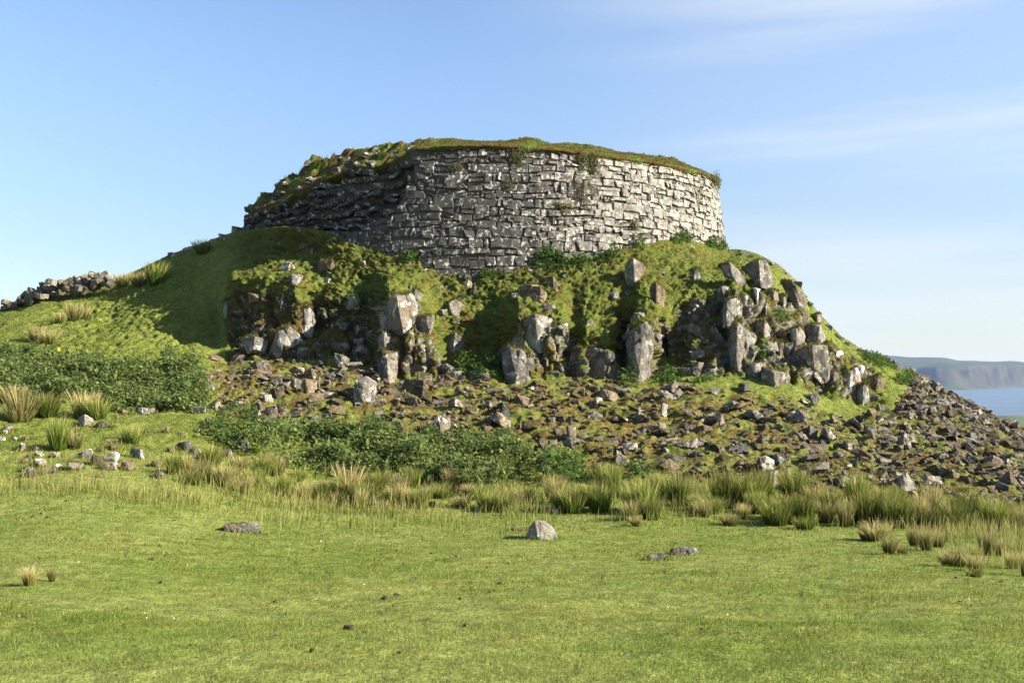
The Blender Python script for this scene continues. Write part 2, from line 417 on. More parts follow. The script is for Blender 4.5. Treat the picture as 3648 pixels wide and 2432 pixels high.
colg = lerp(colg, c_moss, np.clip(w_scree * sstep(-.45, .1, pn2 - .1) * 0.9 + w_crag * sstep(-.10, .35, pn2) * .75 + w_turf * sstep(.05, .40, pn2) * .7, 0, 1))
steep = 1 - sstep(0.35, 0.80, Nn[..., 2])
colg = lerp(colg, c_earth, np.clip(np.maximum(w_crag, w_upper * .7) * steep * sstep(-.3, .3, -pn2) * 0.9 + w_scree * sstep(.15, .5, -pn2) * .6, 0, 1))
rockm = np.clip(w_crag * (1 - sstep(0.22, 0.66, Nn[..., 2])) * (0.86 + .2 * sstep(2540, 2640, Ug) - .45 * sstep(.02, .35, pn2) - .28 * (1 - sstep(1330, 1400, Ug))) * w_rock + w_scree * 0.12, 0, 1)
farK = sstep(kH + 2, kH + 4, K)
colg = lerp(colg, np.array([0.040, 0.055, 0.020]), farK * (0.75 + .25 * np.sin(Ug / 37.0)))

ii = np.arange(NTR * NU).reshape(NTR, NU)
quads = np.stack([ii[:-1, :-1], ii[:-1, 1:], ii[1:, 1:], ii[1:, :-1]], -1).reshape(-1, 4)
ground = mesh_np('ground', P.reshape(-1, 3), quads, M['ground'], True, {'col': colg.reshape(-1, 3), 'rock': rockm.reshape(-1)})
tag(ground, 'grassy hill and meadow with mossy crag ledges', kind='structure')

def ground_at(u, v):
    """first point of the ground along the sight line through (u, v)"""
    i = int(np.clip(np.searchsorted(Uc, u), 1, NU - 1))
    if abs(Uc[i - 1] - u) < abs(Uc[i] - u): i -= 1
    col = Vp[14:, i]
    hit = np.nonzero(col <= v)[0]
    t = (hit[0] if len(hit) else len(col) - 40) + 14
    t = max(t, 15)
    a, b = Vp[t - 1, i], Vp[t, i]
    k = 0 if abs(a - b) < 1e-6 else np.clip((a - v) / (a - b), 0, 1)
    p = P[t - 1, i] * (1 - k) + P[t, i] * k
    x = (u - CX) / F * p[1]
    return np.array([x, p[1], p[2]])

_area = None
def scatter(mask, density):
    """random points on the ground: mask, density are grid arrays (per square metre)"""
    global _area
    if _area is None:
        a = P[:-1, 1:] - P[:-1, :-1]; b = P[1:, :-1] - P[:-1, :-1]
        _area = np.linalg.norm(np.cross(a, b), axis=-1)
    w = _area * (mask * density)[:-1, :-1]
    cnt = rng.poisson(np.clip(w, 0, 1e5))
    t, i = np.nonzero(cnt); rep = cnt[t, i]
    t = np.repeat(t, rep); i = np.repeat(i, rep)
    a = rng.random(len(t))[:, None]; b = rng.random(len(t))[:, None]
    q = (P[t, i] * (1 - a) + P[t, i + 1] * a) * (1 - b) + (P[t + 1, i] * (1 - a) + P[t + 1, i + 1] * a) * b
    return q, Nn[t, i], t, i

# ------------------------------------------------------------------ broch tower
def tower(phi, r, z):
    return np.stack([TCX + r * np.sin(phi), TCY - r * np.cos(phi), np.broadcast_to(z, np.shape(phi))], -1)
def proj(p):
    return CX + F * p[..., 0] / p[..., 1], VH - F * p[..., 2] / p[..., 1]
def rad(z): return R0 - BAT * (np.asarray(z) - ZREF)

top_v = [(840,740),(880,730),(940,685),(1000,648),(1070,612),(1200,567),(1300,553),(1420,534),(1462,526),(1475,533),(1600,524),(1800,521),(1900,527),(2000,537),(2100,548),(2200,562),(2300,577),(2400,592),(2500,617),(2560,642),(2620,660)]
sky_v = [(850,745),(880,722),(935,682),(990,647),(1028,601),(1110,578),(1203,547),(1272,536),(1323,539),(1373,520),(1470,503),(1602,493),(1692,503),(1800,505),(1838,500),(1860,490),(1875,487),(1892,491),(1915,506),(1950,514),(1975,511),(2010,508),(2080,517),(2150,533),(2250,547),(2350,560),(2450,575),(2500,592),(2545,618),(2565,640),(2600,650)]
PH = np.linspace(-1.95, 1.95, 900)
def z_from_v(phi, rfun, tbl, it=6):
    z = np.full_like(phi, 8.0)
    for _ in range(it):
        p = tower(phi, rfun(z) if callable(rfun) else rfun, z)
        u, _v = proj(p)
        z = (VH - np.interp(u, *zip(*tbl))) / F * p[..., 1]
    return z
# beyond the visible rim (|phi| > ~77 deg) keep the last level
vis = np.abs(PH) < 1.33
def hold(z): return np.interp(PH, PH[vis], z[vis])
Zrim = hold(z_from_v(PH, rad, top_v))
Zrim = np.where(PH > 1.2, np.minimum(Zrim, 8.35), Zrim)
PH_BREAK = float(PH[np.argmin(np.abs(proj(tower(PH, rad(8.2), np.full_like(PH, 8.2)))[0] - 1470) + (PH > 0) * 1e4)])
# collapsed part is set back from the face
setback = 1.45 * sstep(PH_BREAK + 0.02, PH_BREAK - 0.06, PH) * (1 - 0.65 * sstep(-0.75, -1.25, PH))
zbreak_v = [(515,1462),(600,1472),(640,1474),(690,1440),(760,1402),(800,1302),(830,1245),(880,1225),(960,1225)]
def facing_here(u, v): return u > np.interp(v, *zip(*zbreak_v))

VS, FS, TN, ST = [], [], [], []
def add_stone(cs, tone, depth=0.045, n=5, m=4, r_off=0.0, rough=0.02):
    """cs: 4 corners (s, z) on the unrolled face"""
    global VS
    p = np.linspace(-1, 1, n); q = np.linspace(-1, 1, m)
    Pq, Qq = np.meshgrid(p, q, indexing='xy')
    pe = np.sign(Pq) * np.abs(Pq) ** 0.16; qe = np.sign(Qq) * np.abs(Qq) ** 0.16
    rnd = 0.95
    corner = (np.abs(Pq) > .99) & (np.abs(Qq) > .99)
    pe = np.where(corner, pe * rnd, pe); qe = np.where(corner, qe * rnd, qe)
    a = (pe + 1) / 2; b = (qe + 1) / 2
    s = (cs[0][0] * (1 - a) + cs[1][0] * a) * (1 - b) + (cs[3][0] * (1 - a) + cs[2][0] * a) * b
    z = (cs[0][1] * (1 - a) + cs[1][1] * a) * (1 - b) + (cs[3][1] * (1 - a) + cs[2][1] * a) * b
    edge = (np.abs(Pq) > .99) | (np.abs(Qq) > .99)
    d = np.where(edge, -depth, 0.0) + r_off
    tx, tz = random.gauss(0, .009), random.gauss(0, .009)
    d = d + np.where(edge, 0, Pq * tx + Qq * tz + rng.normal(0, rough * .8, Pq.shape))
    ph = s / R0; r = rad(z) + d
    V = tower(ph, r, z).reshape(-1, 3)
    base = sum(len(x) for x in VS)
    idx = np.arange(n * m).reshape(m, n) + base
    f = np.stack([idx[:-1, :-1], idx[:-1, 1:], idx[1:, 1:], idx[1:, :-1]], -1).reshape(-1, 4)
    VS.append(V); FS.append(f); TN.append(np.full(len(V), tone))
    uu, _ = proj(V)
    ST.append(sstep(2300, 1600, uu))  # black blotching thickens towards the left of the face

z = 1.9
course = 0
while z < 9.0:
    h = random.uniform(.26, .46) if z < 5.0 else random.uniform(.20, .35)
    s = -1.25 * R0 + random.uniform(0, .5)
    wave = lambda ss, zz: 0.05 * math.sin(ss * .7 + zz * 1.7) + 0.025 * math.sin(ss * 2.1 + zz) 
    while s < 1.9 * R0:
        w = min(1.15, max(.26, random.lognormvariate(-0.84, .42)))
        if random.random() < .10: w = random.uniform(.12, .22)
        g = random.uniform(.002, .008)
        ztop = np.interp((s + w / 2) / R0, PH, Zrim)
        zz0, zz1 = z + random.gauss(0, .028), z + h + random.gauss(0, .028)
        zz1 = min(zz1, ztop - .03)
        uu, vv = proj(tower(np.array((s + w / 2) / R0), rad(z + h / 2), z + h / 2))
        if z + .07 < ztop and facing_here(uu, vv) and z + h > 2.0:
            def quad(s0, s1, a0, a1):
                j = lambda k=.042: random.gauss(0, k)
                return [(s0 + g + j(), a0 + g + wave(s0, z) + j(.030)), (s1 - g + j(), a0 + g + wave(s1, z) + j(.030)),
                        (s1 - g + j(), a1 - g + wave(s1, z) + j(.030)), (s0 + g + j(), a1 - g + wave(s0, z) + j(.030))]
            tone = random.random()
            sp = random.random()
            if sp < .20 and h > .27:
                k = zz0 + h * random.uniform(.35, .65)
                add_stone(quad(s, s + w, zz0, k), tone, r_off=random.gauss(0, .02))
                if w > .6 and random.random() < .6:
                    m_ = s + w * random.uniform(.35, .65)
                    add_stone(quad(s, m_, k, zz1), random.random(), r_off=random.gauss(0, .015))
                    add_stone(quad(m_, s + w, k, zz1), random.random(), r_off=random.gauss(0, .015))
                else:
                    add_stone(quad(s, s + w, k, zz1), random.random(), r_off=random.gauss(0, .02))
            elif sp < .36:
                zz1b = zz1 - random.uniform(.06, .11)
                add_stone(quad(s, s + w, zz0, zz1b), tone, r_off=random.gauss(0, .014))
                x = s
                while x < s + w - .08:
                    ww = min(random.uniform(.1, .3), s + w - x)
                    add_stone(quad(x, x + ww, zz1b, zz1), random.random(), depth=.08, n=4, m=4, r_off=random.gauss(-.02, .02))
                    x += ww
            else:
                add_stone(quad(s, s + w, zz0, zz1), tone, r_off=random.gauss(0, .014))
        s += w
    z += h; course += 1

broch = bpy.data.objects.new('broch_tower', None); COL.objects.link(broch)
broch.location = (TCX, TCY, 3.5)
tag(broch, 'ruined round drystone tower with turf top crowning the rocky hill', 'stone tower')
OFF = np.array([TCX, TCY, 3.5])
face = mesh_np('facing_wall', np.concatenate(VS) - OFF, np.concatenate(FS), M['wall'], False, {'tone': np.concatenate(TN), 'blotch': np.concatenate(ST)}, broch)
tag(face, 'intact coursed face of grey and pale squared stones')

# solid core behind the stones
def shell(name, phis, rs, zs, mat, attrs=None, close=True):
    """rs, zs: arrays (rows, n)"""
    n = len(phis)
    V = np.concatenate([tower(phis, r, z_) for r, z_ in zip(rs, zs)]) - OFF
    i = np.arange(len(rs) * n).reshape(len(rs), n)
    f = np.stack([i[:-1, :-1], i[:-1, 1:], i[1:, 1:], i[1:, :-1]], -1).reshape(-1, 4)
    return mesh_np(name, V, f, mat, True, attrs, broch)
PHF = np.linspace(-math.pi, math.pi, 361)
zr_f = np.interp(PHF, PH, Zrim) - .12
sb_f = np.interp(PHF, PH, setback)
# where the face survives lower down the core steps forward only below the break line
core_r, core_z = [], []
for k in np.linspace(0, 1, 26):
    zz = 1.0 + (zr_f - 1.0) * k
    rr = rad(zz) - .075
    uu, vv = proj(tower(PHF, rr, zz))
    back = np.where((PHF < PH_BREAK + .03) & ~facing_here(uu, vv), 1.0, 0.0)
    core_r.append(rr - back * (sb_f + .22)); core_z.append(zz)
core_r.append(np.full_like(PHF, 4.0)); core_z.append(zr_f * 0 + 8.0)
shell('wall_core', PHF, core_r, core_z, M['earth'])

# ------------------------------------------------------------------ rock builder
def rock_mesh_from_points(pts, levels, amp, seed, jag=0.5):
    """convex hull of pts -> subdivided, roughened; returns V, F"""
    bm = bmesh.new()
    for p in pts: bm.verts.new(p)
    bmesh.ops.convex_hull(bm, input=bm.verts, use_existing_faces=False)
    for v_ in [v_ for v_ in bm.verts if not v_.link_faces]: bm.verts.remove(v_)
    bmesh.ops.triangulate(bm, faces=bm.faces)
    bm.verts.index_update()
    V = np.array([v_.co[:] for v_ in bm.verts]); Fc = np.array([[v_.index for v_ in f.verts] for f in bm.faces])
    bm.free()
    size = float(np.linalg.norm(V.max(0) - V.min(0)))
    for _ in range(levels):
        E = np.concatenate([Fc[:, [0, 1]], Fc[:, [1, 2]], Fc[:, [2, 0]]]); E.sort(1)
        Eu, inv = np.unique(E, axis=0, return_inverse=True); inv = inv.reshape(-1)
        mid = V[Eu].mean(1)
        nV = len(V); V = np.concatenate([V, mid]); nf = len(Fc)
        a, b, c = inv[:nf] + nV, inv[nf:2 * nf] + nV, inv[2 * nf:] + nV
        Fc = np.concatenate([np.stack([Fc[:, 0], a, c], 1), np.stack([a, Fc[:, 1], b], 1), np.stack([c, b, Fc[:, 2]], 1), np.stack([a, b, c], 1)])
    fn = np.cross(V[Fc[:, 1]] - V[Fc[:, 0]], V[Fc[:, 2]] - V[Fc[:, 0]])
    vn = np.zeros_like(V)
    for k in range(3): np.add.at(vn, Fc[:, k], fn)
    vn /= np.linalg.norm(vn, axis=1, keepdims=True) + 1e-12
    q = V / size
    o = np.array([seed * 1.37, seed * .73, seed * 2.1])
    d = fbm(q * 3.2 + o, 3, seed % 97) * 1.0 + fbm(q * 10 + o, 3, seed % 89) * 0.45
    f1_, f2_, id_ = worley(q * np.array([3.0, 3.0, 2.2]) + o, seed % 83)
    d = d + jag * ((id_ - .5) * 1.3 - 0.8 * np.exp(-((f2_ - f1_) / .07) ** 2))
    V = V + vn * (d * amp * size)[:, None]
    return V, Fc

class Rocks:
    n = 0
def rock_from_outline(name, poly, label, cat, mat, mode='ground', ridge=0.5, depth=None, levels=None, group=None, amp=0.028, sink=0.12, jag=0.9):
    """outline in photograph pixels -> a solid rock of its own depth standing on the ground"""
    Rocks.n += 1
    rs = random.Random(Rocks.n * 13 + 5)
    poly = np.array(poly, float)
    u0, u1, v0, v1 = poly[:, 0].min(), poly[:, 0].max(), poly[:, 1].min(), poly[:, 1].max()
    c = poly.mean(0)
    if mode == 'crag': poly = c + (poly - c) * np.array([1.14, 1.08])
    if mode == 'ground':
        ub = poly[np.argmax(poly[:, 1]), 0]
        yb = ground_at((u0 + u1) / 2, v1)[1]
    else:
        yb = min(ground_at(c[0], c[1])[1], ground_at(c[0], v1)[1] + .25)
    wd = (u1 - u0) / F * yb; ht = (v1 - v0) / F * yb
    D = depth if depth else 0.8 * min(wd, ht * 1.4) + .1 * max(wd, ht)
    ym = yb + (D * .42 if mode == 'ground' else D * 0.22)
    pts = []
    for (u, v) in poly:
        sk = sink * (v1 - v0) if v > v0 + .72 * (v1 - v0) else 0
        pts.append(W(u, v + sk, ym + rs.uniform(-.1, .1) * D))
    ru = u0 + ridge * (u1 - u0)
    for (u, v) in poly:
        k = rs.uniform(.10, .26)
        uu = u + (ru - u) * k; vv = v + (c[1] - v) * rs.uniform(.03, .16)
        if v > v0 + .72 * (v1 - v0): vv = v + sink * (v1 - v0)
        away = abs(u - ru) / max(ru - u0, u1 - ru)
        pts.append(W(uu, vv, ym - D * (.60 - .48 * away + rs.uniform(-.06, .06))))
    for q_ in (.12, .5, .85):                                   # the ridge between the faces
        pts.append(W(ru + rs.uniform(-.08, .08) * (u1 - u0), v0 + (v1 - v0) * q_, ym - D * (.62 - .28 * (1 - q_))))
    for (u, v) in poly:
        pp = W(c[0] + (u - c[0]) * .8, c[1] + (v - c[1]) * .8, ym) + np.array([0, D * rs.uniform(.4, .6), 0])
        pts.append(pp)
    pts = np.array(pts)
    px = max(u1 - u0, v1 - v0)
    lv = levels if levels is not None else (4 if px > 90 else 3 if px > 30 else 2)
    V, Fc = rock_mesh_from_points(pts, lv, amp, Rocks.n, jag)
    org = np.array([V[:, 0].mean(), V[:, 1].mean(), V[:, 2].min()])
    ob = mesh_np(name, V - org, Fc, M[mat], False)
    ob.location = org
    tag(ob, label, cat, group)
    return ob

def generic_rock(seed, sx=1.0, sy=0.8, sz=0.6, n=16, levels=2, amp=.03, ex=.42):
    rs = np.random.default_rng(seed)
    p = rs.normal(size=(n, 3)); p /= np.linalg.norm(p, axis=1, keepdims=True)
    p = np.sign(p) * np.abs(p) ** ex * rs.uniform(.78, 1.0, (n, 1))
    p *= np.array([sx, sy, sz]) * .5
    return rock_mesh_from_points(p, levels, amp, seed, .45)

# collapsed part of the tower: rough stones set back from the face, one mesh
lib = [generic_rock(500 + i, 1.0, .8, .62, 14, 2, .03) for i in range(14)]
rv, rf, rt, rst = [], [], [], []
nb = 0
zrow = 5.2
while zrow < 8.9:
    hh = random.uniform(.24, .46)
    ph = -1.75
    while ph < PH_BREAK + .05:
        w = random.uniform(.24, .70)
        zt = np.interp(ph, PH, Zrim); sb = np.interp(ph, PH, setback)
        zz = zrow + random.gauss(0, .06)
        p = tower(np.array(ph), rad(zz) - sb - random.uniform(-.10, .20), zz)
        uu, vv = proj(tower(np.array(ph), rad(zz), zz))
        if zz < zt - .05 and not (facing_here(uu, vv) and uu > 1250):
            Vl, Fl = random.choice(lib)
            s = np.array([w * 1.15, random.uniform(.4, .6), hh * random.uniform(1.0, 1.35)])
            Rm = np.array(Euler((random.gauss(0, .12), random.gauss(0, .16), ph + random.gauss(0, .25))).to_matrix())
            V = (Vl * s) @ Rm.T + p
            rv.append(V - OFF); rf.append(Fl + nb); nb += len(V)
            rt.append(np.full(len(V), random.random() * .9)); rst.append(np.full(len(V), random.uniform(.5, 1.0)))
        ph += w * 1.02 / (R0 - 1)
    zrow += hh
coll = mesh_np('collapsed_wall', np.concatenate(rv), np.concatenate(rf), M['wall'], False, {'tone': np.concatenate(rt), 'blotch': np.concatenate(rst)}, broch)
tag(coll, 'dark collapsed stretch of rough tumbled stones')

# turf cap: drooping lip, rim, terraces and the mounds on top
PHC = np.linspace(-1.95, 1.95, 760)
zrim = np.interp(PHC, PH, Zrim); sb = np.interp(PHC, PH, setback)
rface = rad(zrim) - sb
left = sstep(PH_BREAK + .03, PH_BREAK - .08, PHC)
rs_sky = rface - 1.9 - left * .9
zsky = np.interp(PHC, PH[vis], z_from_v(PH, lambda z_: rad(z_) - np.interp(PH, PHC, (rface * 0 + 1.9 + sb + left * .9)), sky_v)[vis])
zsky = np.maximum(zsky, zrim + .02)
zsky = np.where(PHC > 1.22, np.minimum(zsky, 8.7), zsky)
lipn = fbm(np.stack([PHC * 9, PHC * 0, PHC * 0], -1), 4, 91)
lip = .02 + .11 * np.clip(lipn + .25, 0, 1) * (1 + left)
rows_r = [rface - .9, rface - .02, rface + .10, rface + .07, rface - .10]
rows_z = [zrim - lip - .5, zrim - lip - .06, zrim - lip * .6, zrim + .04, zrim + .11]
for k in np.linspace(.08, 1, 16):
    ter = k + left * .10 * np.sin(k * 15 + lipn * 5)
    rows_r.append(rface - .1 + (rs_sky - rface + .1) * k)
    rows_z.append(zrim + .11 + (zsky - zrim - .11) * np.clip(ter, 0, 1.05))
for r_, dz in ((7.0, -.05), (5.0, -.2), (2.0, -.3), (.2, -.3)):
    rows_r.append(np.minimum(np.full_like(PHC, r_), rs_sky - .3)); rows_z.append(zsky * (r_ / 7.5) + 8.3 * (1 - r_ / 7.5) + dz * .5)
Vc = np.stack([tower(PHC, r_, z_) for r_, z_ in zip(rows_r, rows_z)])
dn = fbm(Vc * 1.9, 4, 17) * .16 + fbm(Vc * 6, 3, 18) * .08 - .5 * np.abs(fbm(Vc * np.array([2.2, 2.2, 3.5]), 3, 19)) * left[None, :]
dn *= np.linspace(.3, 1, len(Vc))[:, None] * np.where(np.arange(len(Vc)) > 19, .3, 1.)[:, None]
Vc[..., 2] += dn * (1 + left * .6)
cn = fbm(Vc * 1.5, 4, 55)
cc = lerp(np.broadcast_to(c_olive * .72, Vc.shape), c_moss * .9, sstep(-.25, .3, cn))
cc = lerp(cc, c_lush, sstep(.0, .5, -cn) * .6)
ci = np.nonzero((left > .5) & (PHC > -1.45))[0]
for _ in range(98):
    i_ = int(rng.choice(ci)); r_ = int(rng.integers(3, 19)); w_ = random.uniform(.25, .75) * (1.1 - r_ * .02)
    Vl, Fl = random.choice(lib)
    Rm = np.array(Euler((random.gauss(0, .2), random.gauss(0, .25), random.uniform(0, 6.28))).to_matrix())
    V = (Vl * np.array([w_, w_ * .8, w_ * random.uniform(.5, .9)])) @ Rm.T + Vc[r_, i_] - np.array([0, 0, w_ * .06]) - OFF
    mesh_np('loose_stone', V, Fl, M['wall'], False, {'tone': np.full(len(V), random.random() * .9), 'blotch': np.full(len(V), random.uniform(.4, .9))}, coll)
cap = mesh_np('turf_cap', Vc.reshape(-1, 3) - OFF, (lambda i: np.stack([i[:-1, :-1], i[:-1, 1:], i[1:, 1:], i[1:, :-1]], -1).reshape(-1, 4))(np.arange(Vc.shape[0] * Vc.shape[1]).reshape(Vc.shape[:2])),
              M['ground'], True, {'col': cc.reshape(-1, 3), 'rock': np.zeros(Vc.shape[0] * Vc.shape[1])}, broch)
def blades(pts, nrm, h, w_, lean, cbase, ctip, segs=1, wind=(0.25, 0.05)):
    """tapered blades; h, w_: arrays; cbase/ctip: (n,3). returns V, F, col"""
    n = len(pts)
    ang = rng.uniform(0, 2 * np.pi, n)
    side = np.stack([np.cos(ang), np.sin(ang), np.zeros(n)], 1)
    la = rng.uniform(0, 2 * np.pi, n); lm = np.abs(rng.normal(0, lean, n))
    dirn = np.stack([np.cos(la) * lm + wind[0] * lean, np.sin(la) * lm + wind[1] * lean, np.ones(n)], 1)
    dirn += nrm * .35
    dirn /= np.linalg.norm(dirn, axis=1, keepdims=True)
    b = pts - nrm * .01
    h_, ww = h[:, None], w_[:, None]
    if segs == 1:
        V = np.stack([b - side * ww, b + side * ww, b + dirn * h_], 1).reshape(-1, 3)
        Fc = np.arange(n * 3).reshape(n, 3)
        C = np.stack([cbase, cbase, ctip], 1).reshape(-1, 3)
        return V, Fc, C
    bend = np.stack([np.cos(la), np.sin(la), np.zeros(n)], 1) * lm[:, None] * .55
    m1 = b + dirn * h_ * .5
    tip = b + dirn * h_ + bend * h_ * .5 - np.array([0, 0, 1]) * (lm[:, None] * .3) * h_ * .3
    V = np.stack([b - side * ww, b + side * ww, m1 + side * ww * .75, m1 - side * ww * .75, tip], 1).reshape(-1, 3)
    i = np.arange(n)[:, None] * 5
    Fq = (i + np.array([[0, 1, 2, 3]])); Ft = (i + np.array([[3, 2, 4]]))
    cm = cbase * .5 + ctip * .5
    C = np.stack([cbase, cbase, cm, cm, ctip], 1).reshape(-1, 3)
    return V, [Fq, Ft], C

def jitter(c, n, k=.22):
    return np.clip(c * rng.lognormal(0, k, (n, 1)) * rng.lognormal(0, .06, (n, 3)), 0, .8)

